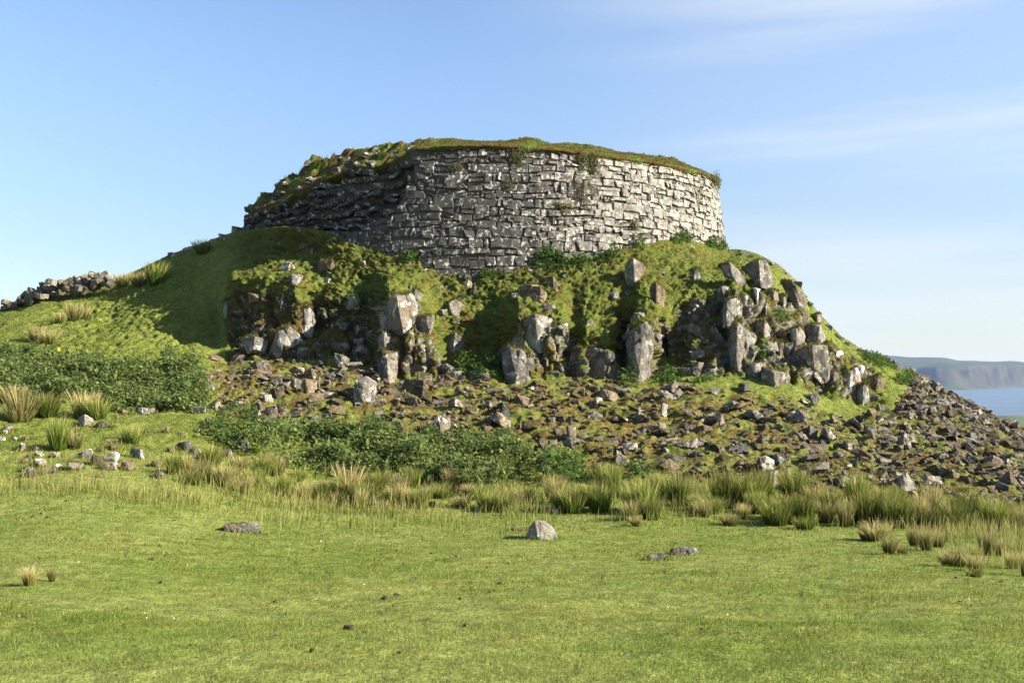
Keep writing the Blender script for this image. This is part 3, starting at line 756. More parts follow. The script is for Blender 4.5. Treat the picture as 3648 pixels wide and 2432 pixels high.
# ------------------------------------------------------------------ named rocks of the crag
G1 = 'outcrops of the crag under the tower'
CR = [  # outline in photograph pixels, label, material, ridge, depth
 ([(1382,1067),(1410,1052),(1460,1048),(1479,1083),(1481,1180),(1437,1174),(1382,1154),(1359,1160),(1355,1129)], 'big pale blotched rock face beside the dark hollow of the crag', 'rock_pale', .55, 1.2),
 ([(1456,1075),(1456,1046),(1479,1028),(1506,1052),(1493,1077)], 'pale wedge of rock on top of the big blotched rock face', 'rock_pale', .4, .5),
 ([(1487,1129),(1549,1119),(1539,1160),(1526,1191),(1491,1193)], 'narrow dark rock under a mossy lip next to the big blotched face', 'rock_grey', .6, .7),
 ([(1351,1245),(1351,1199),(1367,1181),(1386,1187),(1404,1214),(1400,1245)], 'sunlit pointed pale pillar below the big blotched rock face', 'rock_pale', .35, .5),
 ([(1345,1277),(1359,1245),(1413,1257),(1412,1331),(1392,1368),(1353,1356)], 'orange moss covered stump of rock below the pointed pale pillar', 'rock_moss', .5, .6),
 ([(1055,1106),(1107,1088),(1121,1145),(1107,1185),(1070,1182)], 'grey lichened slab in the shaded crag, upper of two', 'rock_pale', .5, .6),
 ([(969,1246),(993,1180),(1030,1162),(1080,1218),(1051,1262),(995,1264)], 'broad grey triangular slab at the foot of the shaded crag', 'rock_pale', .4, .8),
 ([(865,1207),(909,1197),(950,1214),(942,1244),(884,1252)], 'low lichened block at the dark corner of the crag', 'rock_pale', .5, .7),
 ([(1134,966),(1140,933),(1183,927),(1208,964)], 'pinkish flat-topped block on the turf shelf under the collapsed wall', 'rock_brown', .5, .7),
 ([(1000,953),(1010,935),(1033,935),(1055,961),(1030,965)], 'white lichened stone on the mossy shelf above the shaded crag', 'rock_white', .5, .5),
 ([(1012,1015),(1039,978),(1082,980),(1053,1018)], 'tilted pale slab with a reddish top on the mossy shelf', 'rock_pale', .4, .6),
 ([(1066,884),(1072,868),(1105,864),(1098,886)], 'small red-brown rock at the shadow edge under the collapsed wall', 'rock_brown', .5, .5),
 ([(790,1078),(812,1066),(826,1134),(806,1138)], 'thin white streaked rock in the shadow at the crag corner', 'rock_pale', .5, .5),
 ([(985,1060),(1010,1052),(1020,1080),(1000,1092)], 'small grey knob of rock high in the shaded crag', 'rock_grey', .5, .4),
 ([(1265,1245),(1290,1228),(1310,1240),(1300,1262),(1270,1262)], 'grey stone in the black shade left of the pointed pillar', 'rock_pale', .5, .5),
 ([(1862,1150),(1906,1116),(1972,1135),(1984,1172),(1966,1224),(1922,1238),(1877,1222),(1885,1187)], 'large smooth grey rock face with mossy cap in mid crag', 'rock_pale', .45, 1.1),
 ([(1796,1265),(1817,1240),(1856,1247),(1889,1265),(1897,1304),(1881,1348),(1833,1368),(1807,1340)], 'sunlit white blotched boulder leaning at the crag foot', 'rock_pale', .38, .9),
 ([(2236,1218),(2253,1156),(2294,1135),(2325,1172),(2315,1230),(2312,1315),(2300,1358),(2265,1354),(2262,1238)], 'tall smooth grey pillar of rock standing out of the crag', 'rock_pale', .42, .9),
 ([(2025,1277),(2056,1238),(2120,1236),(2180,1255),(2201,1323),(2195,1346),(2143,1340),(2030,1328)], 'turf topped block of crag left of the tall grey pillar', 'rock_turf', .8, 1.3),
 ([(2230,947),(2257,922),(2296,937),(2300,962),(2267,1007),(2234,1003)], 'white streaked rock capped with orange moss on the upper slope', 'rock_pale', .45, .6),
 ([(2315,1036),(2337,1007),(2370,1036),(2364,1083),(2331,1083)], 'speckled brown knob of rock on the grassy slope above the tall pillar', 'rock_brown', .5, .6),
 ([(1846,1044),(1871,1015),(1922,1017),(1943,1048),(1932,1077),(1885,1073)], 'mossy rock with a round end in the middle of the green slope', 'rock_brown', .75, .8),
 ([(1943,992),(1970,984),(1996,1017),(1963,1027)], 'brown pointed rock just above the round ended rock', 'rock_brown', .5, .5),
 ([(2455,962),(2488,957),(2494,990),(2472,1005)], 'small grey white rock below the turf near the bright wall', 'rock_pale', .5, .4),
 ([(1583,1220),(1623,1185),(1652,1214),(1638,1246),(1598,1258)], 'bright pale rock in yellow moss beside the green gully', 'rock_pale', .5, .7),
 ([(2405,1317),(2476,1306),(2532,1310),(2534,1337),(2422,1340)], 'long low grey ledge of rock at the crag foot beside nettles', 'rock_pale', .5, .7),
 ([(1676,1034),(1693,1013),(1707,1042),(1690,1048)], 'small dark triangular stone on the green slope below the wall', 'rock_dark', .3, .35),
 ([(1641,1019),(1670,993),(1685,1015),(1668,1028)], 'small rounded grey stone on the green slope below the wall', 'rock_pale', .5, .4),
 ([(1570,1124),(1600,1080),(1623,1065),(1656,1092),(1648,1126)], 'dark mossy hump of rock at the head of the green gully', 'rock_moss', .4, .8),
 ([(2160,992),(2164,982),(2202,992),(2196,1002)], 'flat brown stone in the turf below the nettles by the wall', 'rock_brown', .5, .4),
 ([(2566,945),(2597,935),(2630,960),(2657,993),(2643,1013),(2587,978)], 'sloping grey rock high on the shoulder of the hill under the bright wall', 'rock_pale', .5, .7),
 ([(2647,949),(2699,924),(2729,931),(2752,993),(2744,1020),(2711,1009),(2705,980),(2657,966)], 'large overhanging grey rock on the skyline shoulder of the hill', 'rock_pale', .6, 1.0),
 ([(2790,997),(2816,1003),(2864,1055),(2868,1092),(2831,1083),(2821,1036)], 'long grey slab lying down the skyline edge of the crag', 'rock_pale', .6, .9),
 ([(2581,1090),(2593,1069),(2630,1063),(2645,1098),(2635,1137),(2606,1160),(2577,1151)], 'bright scratched white rock beside the black overhang', 'rock_pale', .2, .7),
 ([(2602,1284),(2604,1226),(2602,1180),(2630,1158),(2664,1189),(2690,1199),(2674,1238),(2651,1286),(2633,1300)], 'tall pale buttress with a step, below the bright scratched rock', 'rock_pale', .25, 1.1),
 ([(2697,1147),(2727,1135),(2746,1172),(2736,1201),(2697,1213)], 'dark fractured rock right of the pale stepped buttress', 'rock_grey', .5, .6),
 ([(2713,1067),(2742,1088),(2736,1131),(2717,1100)], 'narrow white rock among brown grass high in the crag', 'rock_pale', .5, .5),
 ([(2686,1024),(2707,1030),(2697,1075)], 'small upright white splinter of rock under the overhanging skyline rock', 'rock_white', .5, .3),
 ([(2740,1032),(2771,1038),(2773,1067),(2746,1073)], 'plain grey rock face between grassy ledges near the skyline', 'rock_grey', .5, .5),
 ([(2783,1052),(2802,1053),(2798,1100),(2785,1100)], 'slim white rock rib near the skyline edge', 'rock_pale', .5, .4),
 ([(2821,1172),(2851,1162),(2866,1199),(2853,1240),(2818,1246)], 'rounded grey rock above the biggest cube shaped boulder', 'rock_pale', .4, .6),
 ([(2872,1174),(2893,1154),(2922,1158),(2936,1199),(2922,1222),(2880,1197)], 'half dark half bright square rock close to the skyline', 'rock_pale', .65, .7),
 ([(2806,1290),(2843,1251),(2889,1230),(2942,1232),(2953,1280),(2950,1333),(2930,1354),(2903,1329),(2858,1308)], 'biggest cube shaped boulder of the crag, dark and bright sided', 'rock_grey', .72, 1.3),
 ([(2647,1337),(2666,1296),(2729,1290),(2730,1319),(2709,1350)], 'pale striped ledge at the foot of the stepped buttress', 'rock_pale', .5, .7),
 ([(2721,1372),(2721,1309),(2758,1329),(2806,1329),(2806,1360),(2758,1377)], 'block with a black shaded side below the biggest cube shaped boulder', 'rock_grey', .45, .8),
 ([(3008,1424),(3013,1391),(3058,1306),(3074,1313),(3062,1385),(3052,1428)], 'white pinnacle of rock on the lower end of the crag', 'rock_white', .3, .8),
 ([(3058,1372),(3091,1364),(3095,1424),(3075,1451),(3052,1430)], 'rounded pale rock leaning on the white pinnacle', 'rock_pale', .5, .6),
 ([(3093,1348),(3130,1333),(3147,1358),(3143,1393),(3097,1393)], 'last brown grey rock at the lower end of the crag', 'rock_brown', .5, .7),
 ([(2953,1319),(2982,1325),(2990,1364),(2953,1370)], 'small pale slab right under the biggest cube shaped boulder', 'rock_pale', .5, .5),
 ([(2953,1279),(3002,1247),(3004,1271),(2967,1288)], 'white crumbly ledge beside the biggest cube shaped boulder', 'rock_white', .5, .5),
 ([(2705,1224),(2765,1212),(2771,1247),(2713,1246)], 'grey broken ledge between buttress and rounded rock', 'rock_pale', .5, .6),
 ([(2763,1218),(2789,1220),(2791,1271),(2767,1273)], 'upright grey block next to the broken ledge', 'rock_grey', .5, .5),
 ([(2856,1432),(2864,1406),(2915,1402),(2915,1436)], 'dark square stone in the turf over the scree', 'rock_dark', .6, .6),
 ([(2635,1399),(2637,1364),(2664,1362),(2670,1391)], 'dark upright stone at the upper edge of the scree', 'rock_dark', .5, .5),
 ([(2895,1123),(2920,1116),(2926,1154),(2899,1148)], 'pale stone on the skyline edge above the square rock', 'rock_pale', .5, .6),
 ([(3170,1302),(3184,1284),(3206,1296),(3214,1318),(3180,1316)], 'dark jagged stone on the skyline where the scree ridge starts', 'rock_dark', .5, .6),
]
for o_, lab, mt, rg, dp in CR:
    ro_ = rock_from_outline('rock_outcrop', o_, lab, 'rock', mt, 'crag', rg, dp, group=G1, amp=.024)
    if mt in ('rock_white', 'rock_dark'): continue
    co_ = np.empty(len(ro_.data.vertices) * 3, np.float32); ro_.data.vertices.foreach_get('co', co_); co_ = co_.reshape(-1, 3).astype(float)
    hgt = co_[:, 2].max()
    # turf creeping over the top and the back edge, some of it down the shaded side
    key = co_[:, 2] / hgt + .25 * co_[:, 1] / hgt + .30 * fbm(co_ * 2.5 + Rocks.n, 2, 5)
    cand = co_[key > np.quantile(key, .80)]
    q_ = cand[rng.integers(0, len(cand), int(140 + 380 * hgt))]
    n_ = len(q_); up_ = np.tile(np.array([0.0, -.5, .4]), (n_, 1))
    cb_ = jitter(np.where(rng.random((n_, 1)) < .45, np.array([.135, .095, .026]), np.array([.12, .145, .022])), n_)
    V_, F_, C_ = blades(q_ + rng.normal(0, .03, q_.shape), up_, rng.uniform(.04, .10, n_), np.full(n_, .018), .9, cb_ * .8, cb_ * 1.1)
    mesh_np('moss_cap', V_, F_, M['blade'], False, {'col': C_}, ro_)

lib5 = [generic_rock(1500 + i, 1, .9, .8, 13, 3, .03) for i in range(7)]
m5 = {}
qo, no_, to_, io_ = scatter((w_crag > .5) * (Ug > 830) * (Ug < 3080) + 1.0 * (w_turf > .6) * (Ug > 900) * (K < kH - .1), 1.7 * np.ones_like(Yg))
for j in rng.permutation(len(qo))[:190]:
    k = random.randrange(7); mt = random.choice(['rock_grey', 'rock_pale', 'rock_pale', 'rock_pale', 'rock_turf', 'rock_brown'])
    if (k, mt) not in m5:
        o = mesh_np('rock_outcrop', lib5[k][0], lib5[k][1], M[mt], False); m5[(k, mt)] = o.data; bpy.data.objects.remove(o)
    o = bpy.data.objects.new('rock_outcrop', m5[(k, mt)]); COL.objects.link(o)
    up = Ug[to_[j], io_[j]]; w5 = random.uniform(.22, .62) * (.62 if w_turf[to_[j], io_[j]] > .5 else 1)
    o.location = qo[j] - no_[j] * w5 * .12; o.scale = (w5, w5, w5 * random.uniform(.8, 1.5)); o.rotation_euler = (random.gauss(0, .2), random.gauss(0, .25), random.uniform(0, 6.28))
    if up > 2500: tag(o, 'small rock poking out of the crag under the bright wall', 'rock', 'small rocks in the crag under the bright wall')
    elif up > 1560: tag(o, 'small rock poking out of the mossy turf around the tall pillar', 'rock', 'small rocks in the turf around the tall pillar')
    else: tag(o, 'small rock poking out of the shaded crag or the turf above it', 'rock', 'small rocks in and above the shaded crag')
for (u, v, w_, h_, lab) in [(1250, 541, 28, 26, 'smaller dark stone of the pair standing on the tower rim'), (1276, 541, 30, 34, 'pointed grey stone of the pair standing on the tower rim'), (1190, 584, 60, 30, 'dark block in the turf of the broken tower rim'), (1475, 512, 60, 14, 'flat grey slab in the turf on top of the tower'), (1990, 517, 34, 12, 'low pale stone on the turf beside the grassy knob on the tower')]:
    i_ = int(np.argmin(np.abs(proj(Vc[12])[0] - u) + (np.abs(PHC) > 1.2) * 1e4)); r_ = int(np.argmin(np.abs(proj(Vc[:, i_])[1] - v))); p = Vc[r_, i_]; s = p[1] / F
    o = mesh_np('rim_stone', lib5[len(lab) % 7][0] * np.array([w_ * s, w_ * s * .8, h_ * s * 1.4]), lib5[len(lab) % 7][1], M['rock_grey'], False); o.location = p
    tag(o, lab, 'stone', 'stones on the turf of the tower')
G2 = 'larger boulders lying in the scree'
BO = [
 ([(1256,1425),(1264,1355),(1305,1341),(1342,1363),(1338,1423),(1305,1429)], 'biggest squarish brown grey boulder in the scree under the shaded crag', 'rock_pale', .3),
 ([(1427,1386),(1444,1349),(1510,1353),(1528,1382),(1503,1406),(1454,1400)], 'long boulder with a black side and bright end beside the biggest squarish boulder', 'rock_brown', .75),
 ([(1547,1495),(1555,1479),(1605,1481),(1607,1524),(1565,1541)], 'pale flat-topped boulder at the upper edge of the bramble thicket', 'rock_pale', .4),
 ([(1070,1373),(1088,1349),(1129,1353),(1129,1390),(1097,1402)], 'brown angular boulder in the scree under the triangular slab', 'rock_brown', .35),
 ([(1086,1342),(1103,1310),(1129,1330),(1133,1351)], 'steep pointed boulder casting shade on the grass under the crag', 'rock_brown', .6),
 ([(1028,1376),(1037,1341),(1074,1353),(1074,1384)], 'rounded orange topped boulder beside the brown angular boulder', 'rock_moss', .5),
 ([(969,1415),(975,1380),(1010,1371),(1016,1400),(987,1419)], 'white edged brown boulder near the end of the scree', 'rock_brown', .4),
 ([(1190,1288),(1188,1256),(1220,1264),(1245,1278),(1237,1313),(1212,1305)], 'upright wedge stone in front of the black hollow', 'rock_grey', .35),
 ([(892,1486),(894,1466),(925,1458),(939,1479),(929,1495)], 'orange brown block above the thicket, smaller of the touching pair', 'rock_moss', .5),
 ([(930,1488),(946,1446),(989,1458),(989,1483),(948,1497)], 'orange brown hump above the thicket, larger of the touching pair', 'rock_moss', .6),
 ([(714,1357),(727,1326),(752,1338),(754,1360)], 'rust coloured boulder behind the end of the bramble bank', 'rock_moss', .5),
 ([(718,1382),(735,1356),(760,1366),(764,1386)], 'pale grey boulder in front of the rust coloured boulder', 'rock_pale', .5),
 ([(892,1307),(906,1283),(948,1283),(973,1314),(925,1326)], 'mossy slanting boulder at the edge of the crag shadow', 'rock_moss', .3),
 ([(801,1359),(803,1336),(836,1332),(838,1355)], 'pale square brown stone alone in grass near the scree end', 'rock_brown', .4),
 ([(931,1429),(940,1404),(964,1404),(973,1433)], 'round pale stone at the lower edge of the scree', 'rock_pale', .4),
 ([(1769,1444),(1773,1436),(1792,1430),(1823,1471),(1806,1481)], 'smooth blue grey slab tilted across the brown scree', 'rock_dark', .4),
 ([(1741,1490),(1767,1461),(1819,1498),(1813,1521),(1763,1502)], 'long mossy boulder just below the tilted blue grey slab', 'rock_moss', .5),
 ([(2183,1653),(2197,1601),(2244,1642),(2242,1659)], 'sharp grey pyramid shaped stone at the foot of the scree', 'rock_grey', .22),
 ([(1897,1646),(1926,1620),(1961,1643),(1990,1671),(1926,1675)], 'orange mossy boulder sunk in the end of the bramble thicket', 'rock_moss', .4),
 ([(1993,1580),(2027,1554),(2087,1572),(2044,1599),(2003,1597)], 'flat grey boulder with a white stone at its side', 'rock_grey', .5),
 ([(2125,1401),(2143,1384),(2199,1403),(2203,1428),(2135,1419)], 'wide moss grown boulder with dark underside below the turf topped block', 'rock_moss', .5),
 ([(2059,1410),(2081,1382),(2102,1408)], 'pale triangular stone above the mossy scree', 'rock_pale', .5),
 ([(2114,1442),(2120,1415),(2147,1415),(2149,1444)], 'pale cream block on the grass gap in the scree', 'rock_pale', .4),
 ([(2342,1471),(2360,1434),(2379,1442),(2377,1485)], 'pale upright stone with long brown shadow in the scree', 'rock_pale', .5),
 ([(2246,1487),(2275,1461),(2304,1479),(2298,1500)], 'low brown hump stone beside the pale upright stone', 'rock_moss', .5),
 ([(2017,1521),(2021,1515),(2052,1515),(2052,1556),(2019,1552)], 'grey square block over the flat boulder', 'rock_grey', .4),
 ([(2335,1518),(2348,1502),(2372,1506),(2368,1529)], 'small bright white block in grassy scree', 'rock_white', .4),
 ([(2335,1397),(2345,1389),(2391,1403),(2416,1419),(2375,1417)], 'flat pale slab near the top of the scree', 'rock_pale', .5),
 ([(2373,1382),(2406,1353),(2424,1382),(2410,1399)], 'dark mossy stone above the flat pale slab', 'rock_moss', .4),
 ([(2693,1659),(2705,1629),(2729,1624),(2758,1640),(2756,1664),(2715,1671)], 'white rounded boulder at the grassy lower edge of the scree', 'rock_white', .3),
 ([(2752,1639),(2766,1614),(2800,1635),(2775,1653)], 'dark pointed stone touching the white rounded boulder', 'rock_dark', .5),
 ([(2967,1734),(2967,1707),(3008,1692),(3039,1707),(3036,1737)], 'broad grey stone among the rushes at the scree foot', 'rock_grey', .5),
 ([(3079,1547),(3079,1511),(3120,1511),(3127,1543),(3105,1553)], 'pale block standing clear on the grey scree', 'rock_pale', .35),
 ([(3196,1576),(3222,1541),(3258,1560),(3261,1589),(3242,1597)], 'large grey stone with a flat dark side on the grey scree', 'rock_grey', .4),
 ([(3289,1547),(3310,1524),(3337,1548),(3325,1559)], 'dark smooth boulder in the upper grey scree', 'rock_dark', .4),
 ([(3445,1561),(3457,1536),(3493,1562),(3486,1577)], 'bright leaf shaped slab below the scree ridge', 'rock_pale', .3),
 ([(2898,1586),(2930,1565),(2951,1587),(2930,1602)], 'bluish grey flat topped stone in the scree', 'rock_dark', .4),
 ([(3001,1591),(3006,1568),(3037,1580),(3039,1607)], 'grey cube with a brown shaded side in the scree', 'rock_pale', .5),
 ([(3174,1744),(3203,1714),(3232,1682),(3263,1733),(3244,1751)], 'long pale rock mass behind the rushes at the scree foot', 'rock_pale', .5),
 ([(3289,1729),(3300,1692),(3349,1697),(3361,1729)], 'square grey boulder behind the rushes next to the long pale mass', 'rock_grey', .3),
 ([(3381,1698),(3393,1672),(3410,1689),(3403,1705)], 'small cream coloured stone low in the scree', 'rock_white', .5),
 ([(3503,1637),(3540,1619),(3576,1645),(3549,1664)], 'black shaded slab in the scree near the picture edge', 'rock_dark', .4),
 ([(3562,1722),(3598,1677),(3641,1727)], 'dark peaked boulder at the lower end of the scree', 'rock_dark', .5),
 ([(2693,1571),(2715,1543),(2736,1562),(2725,1576)], 'dark lumpy stone uphill of the white rounded boulder', 'rock_dark', .5),
 ([(2547,1488),(2554,1463),(2573,1477),(2585,1519)], 'white streaked lump near the middle of the scree', 'rock_pale', .5),
 ([(2605,1605),(2651,1577),(2683,1596),(2681,1617)], 'brown shaded slab leaning in grassy scree', 'rock_dark', .3),
 ([(2805,1495),(2842,1458),(2878,1474),(2878,1502),(2842,1502)], 'slanting boulder with a bright end in a brown earth bank', 'rock_grey', .75),
 ([(2644,1478),(2671,1455),(2717,1477),(2717,1500)], 'grey boulder with a white end in a brown earth bank', 'rock_grey', .7),
 ([(2864,1554),(2886,1511),(2917,1528),(2907,1558)], 'tilted grey rock in the upper middle of the scree', 'rock_grey', .4),
 ([(2927,1549),(2934,1521),(2964,1541),(2997,1571)], 'pale jagged rock sloping down beside the tilted grey rock', 'rock_pale', .4),
 ([(3220,1491),(3237,1465),(3263,1472),(3263,1495)], 'grey hump on the grass edge of the scree ridge', 'rock_grey', .5),
 ([(3120,1455),(3128,1438),(3150,1440),(3152,1460)], 'dark knob in the green turf right of the crag', 'rock_turf', .5),
]
for o_, lab, mt, rg in BO:
    rock_from_outline('boulder', o_, lab, 'boulder', mt, 'ground', rg, None, group=G2, amp=.026)

G3 = 'stones in the grass of the meadow'
FS_ = [
 ([(1872,1914),(1880,1880),(1905,1853),(1938,1851),(1970,1880),(1990,1912),(1988,1922),(1930,1920)], 'lone grey and white boulder standing in the open meadow', 'rock_pale', .32, .10),
 ([(1470,1800),(1474,1776),(1484,1762),(1500,1778),(1504,1802)], 'small upright stone stack at the edge of the dry grass', 'rock_brown', .4, .2),
 ([(1522,1806),(1528,1786),(1552,1784),(1572,1806)], 'low brown stone beside the small upright stone', 'rock_brown', .5, .2),
 ([(1304,1790),(1312,1772),(1372,1786),(1366,1800)], 'flat pale slab lying in dry grass below the straw coloured rushes', 'rock_pale', .5, .3),
 ([(795,1886),(800,1866),(850,1868),(900,1860),(924,1864),(932,1896),(860,1890)], 'long flat grey slab with a mossy front in the meadow', 'rock_pale', .12, .2),
 ([(2378,1974),(2398,1956),(2440,1947),(2478,1951),(2504,1970),(2440,1978)], 'dark flat rock breaking the meadow turf', 'rock_pale', .12, .3),
 ([(2300,1996),(2318,1970),(2352,1966),(2386,1976),(2360,1988)], 'pinkish flat rock joined to the dark flat rock in the meadow', 'rock_pale', .15, .3),
 ([(1936,1822),(1944,1804),(1962,1812),(2006,1826),(1980,1830)], 'pale flat stone behind the lone meadow boulder', 'rock_pale', .5, .3),
 ([(1812,1884),(1830,1878),(1872,1884),(1868,1892)], 'half buried flat stone at the back of the lone meadow boulder', 'rock_pale', .5, .5),
 ([(272,1494),(300,1474),(322,1488),(334,1512),(290,1516)], 'grey stone pair at the foot of the tall straw tipped rush', 'rock_pale', .5, .2),
 ([(324,1518),(350,1502),(372,1500),(398,1514),(360,1522)], 'dark flat stone on the grass in front of the bramble bank', 'rock_dark', .5, .3),
 ([(482,1446),(486,1424),(546,1424),(548,1442),(520,1448)], 'rust topped block against the bramble bank, upper of two', 'rock_brown', .5, .2),
 ([(468,1468),(478,1448),(552,1450),(556,1466),(520,1478)], 'mossy brown block against the bramble bank, lower of two', 'rock_moss', .5, .2),
 ([(416,1470),(424,1454),(458,1466),(440,1474)], 'small wedge stone next to the mossy brown block', 'rock_brown', .5, .2),
 ([(682,1466),(690,1450),(732,1450),(736,1472)], 'pale stone at the lower corner of the bramble bank', 'rock_pale', .7, .2),
 ([(640,1360),(655,1346),(682,1342),(692,1358)], 'pale flat stone poking out of the brambles', 'rock_pale', .5, .2),
 ([(770,1468),(790,1452),(812,1458),(818,1468)], 'flat grey stone between the bramble bank and the scree', 'rock_pale', .5, .2),
 ([(724,1504),(734,1484),(752,1494),(752,1508)], 'white stone shining at the edge of the brambles', 'rock_white', .6, .2),
 ([(462,1618),(470,1592),(500,1600),(518,1628),(484,1632)], 'grey stone with an orange back in the tussocky grass', 'rock_pale', .6, .2),
 ([(625,1586),(640,1574),(680,1570),(684,1594),(660,1604)], 'dark stone with a white top on the grassy bank', 'rock_dark', .6, .2),
 ([(660,1628),(676,1600),(700,1592),(716,1612),(700,1630)], 'brown humped stone below the dark stone with a white top', 'rock_moss', .5, .2),
 ([(704,1636),(716,1612),(732,1622),(724,1640)], 'small pinkish stone touching the brown humped stone', 'rock_brown', .5, .2),
 ([(744,1654),(756,1636),(790,1646),(770,1658)], 'flat mossy stone with pale edge in green grass', 'rock_moss', .5, .2),
 ([(790,1620),(800,1600),(820,1600),(832,1624),(810,1628)], 'rounded brown stone at the end of the thin nettles', 'rock_moss', .5, .2),
 ([(814,1656),(824,1638),(850,1646),(868,1668),(840,1668)], 'dark brown stone beside the green rush bank', 'rock_brown', .5, .2),
 ([(532,1702),(548,1688),(574,1678),(586,1690),(560,1702)], 'dark peaty stone in the dry grass', 'rock_dark', .5, .2),
 ([(590,1612),(596,1592),(616,1594),(618,1612)], 'small reddish stone alone in thin dry grass', 'rock_brown', .5, .2),
 ([(586,1540),(592,1516),(602,1518),(604,1540)], 'slim pale stone standing on the green bank', 'rock_pale', .5, .2),
 ([(634,1550),(640,1538),(662,1550),(650,1556)], 'low pale stone lying on the green bank', 'rock_pale', .5, .2),
 ([(775,1520),(780,1506),(792,1510),(790,1524)], 'pointed dark stone among thin nettles', 'rock_brown', .5, .2),
 ([(840,1588),(852,1544),(880,1562),(890,1600),(866,1606)], 'orange mossy stump of rock at the end of the central bramble thicket', 'rock_moss', .4, .2),
]
for o_, lab, mt, rg, sk in FS_:
    rock_from_outline('field_stone', o_, lab, 'stone', mt, 'ground', rg, None, group=G3, sink=sk, amp=.022)

G4 = 'white patched stones on the grassy bank'
WS = [(22,1536,36,26,'rock_pale','grey stone at the very edge behind the white stone'),(12,1545,30,18,'rock_white','bright white stone at the picture edge, upper of two'),(4,1570,24,22,'rock_white','bright white stone at the picture edge, lower of two'),
 (50,1568,34,14,'rock_white','flat pinkish stone uphill of the round white stone'),(84,1570,34,20,'rock_brown','brown stone with a white end uphill of the round white stone'),(71,1606,46,36,'rock_white','round bright white stone alone on the bank'),
 (118,1606,40,22,'rock_brown','flat brown stone behind the flat white stone'),(136,1624,40,18,'rock_white','flat white stone in the middle of the bank'),(192,1630,34,26,'rock_pale','small bluish grey stone between the two stone clusters'),
 (97,1638,28,24,'rock_white','small white topped stone above the two-toned stone'),(82,1648,30,22,'rock_brown','brown stone tucked behind the two-toned stone'),(130,1664,58,36,'rock_white','two-toned stone, brown with a broad white face'),
 (95,1700,66,32,'rock_brown','low orange brown stone at the bottom of the bank'),(85,1680,60,22,'rock_pale','pinkish slab resting over the low orange brown stone'),(165,1688,70,30,'rock_brown','wide brown slab beside the white nosed stone'),(206,1674,30,26,'rock_white','white nosed stone at the end of the wide brown slab'),
 (256,1676,64,46,'rock_moss','plump orange brown stone with a white tip'),(296,1632,56,30,'rock_dark','dark stone behind the sunlit white cube'),(312,1628,30,36,'rock_white','sunlit white cube at the head of the stone cluster'),(334,1658,56,42,'rock_brown','cracked grey brown stone below the sunlit white cube'),
 (388,1602,56,24,'rock_brown','brown stone with white top edge, highest of its cluster'),(352,1610,30,20,'rock_brown','small brown stone filling the gap in the cluster'),(392,1644,62,42,'rock_white','rust and white stone in the heart of the cluster'),(366,1674,44,34,'rock_pale','smooth greyish white stone at the cluster foot'),
 (398,1672,36,34,'rock_white','thin white edged stone at the cluster foot'),(444,1674,66,38,'rock_brown','wide brown stone closing the cluster'),(386,1574,62,14,'rock_brown','flat reddish slab above the cluster'),(548,1664,56,26,'rock_brown','dark brown stone in green tussocks'),(250,1544,16,18,'rock_white','small white stone near the flowering rush'),
 (258,1520,12,12,'rock_white','tiny white stone under the grey stone pair'),(670,1642,18,16,'rock_white','little white stone with a pale chip beside it'),(346,1700,36,12,'rock_white','flat pale stone at the fringe of the dry grass'),(704,1540,20,10,'rock_white','white fleck stone on the green bank'),(420,1486,20,8,'rock_white','white flat stone on the short grass by the brambles')]
lib4 = [generic_rock(900 + i, 1, .85, .75, 22, 3, .022, .72) for i in range(8)]
for k, (u, v, w_, h_, mt, lab) in enumerate(WS):
    p = ground_at(u, v); s = p[1] / F
    Vl, Fl = lib4[k % 8]
    o = mesh_np('bank_stone', Vl * np.array([w_ * s, w_ * s * .9, h_ * s * 1.55]), Fl, M[mt], False)
    o.location = (p[0], p[1] + w_ * s * .3, p[2] + h_ * s * .32); o.rotation_euler = (random.gauss(0, .1), random.gauss(0, .15), random.uniform(-.5, .5))
    tag(o, lab, 'stone', G4)

# ------------------------------------------------------------------ tumbled stone wall on the skyline
tw_path = [(30,1094),(70,1080),(110,1066),(150,1054),(190,1048),(240,1036),(290,1030),(340,1018),(392,1004)]
wl = [generic_rock(700 + i, 1, .8, .65, 15, 2, .03) for i in range(8)]
tv, tf, nb = [], [], 0
for u in np.arange(28, 400, 15):
    vtop = np.interp(u, [28,60,100,130,160,190,220,260,300,350,400], [1086,1070,1052,1034,1008,1012,1000,1002,990,984,974])
    vbot = np.interp(u, *zip(*tw_path)) + 12
    vv = vbot
    yb = 42.4
    while vv > vtop + 4:
        w_ = random.uniform(24, 46); h_ = random.uniform(18, 32)
        Vl, Fl = random.choice(wl); s = yb / F
        Rm = np.array(Euler((random.gauss(0, .3), random.gauss(0, .4), random.uniform(0, 6.3))).to_matrix())
        V = (Vl * np.array([w_ * s * 1.2, w_ * s, h_ * s * 1.5])) @ Rm.T + W(u + random.gauss(0, 4), vv - h_ * .4, yb + random.gauss(0, .2))
        tv.append(V); tf.append(Fl + nb); nb += len(V); vv -= h_ * .75
tv = np.concatenate(tv); org = np.array([tv[:, 0].mean(), tv[:, 1].mean(), tv[:, 2].min()])
tw = mesh_np('stone_wall', tv - org, np.concatenate(tf), M['rock_grey'], False); tw.location = org
tag(tw, 'tumbled grey drystone wall along the grassy skyline below the tower', 'stone wall')
G5 = 'fallen stones down the skyline slope'
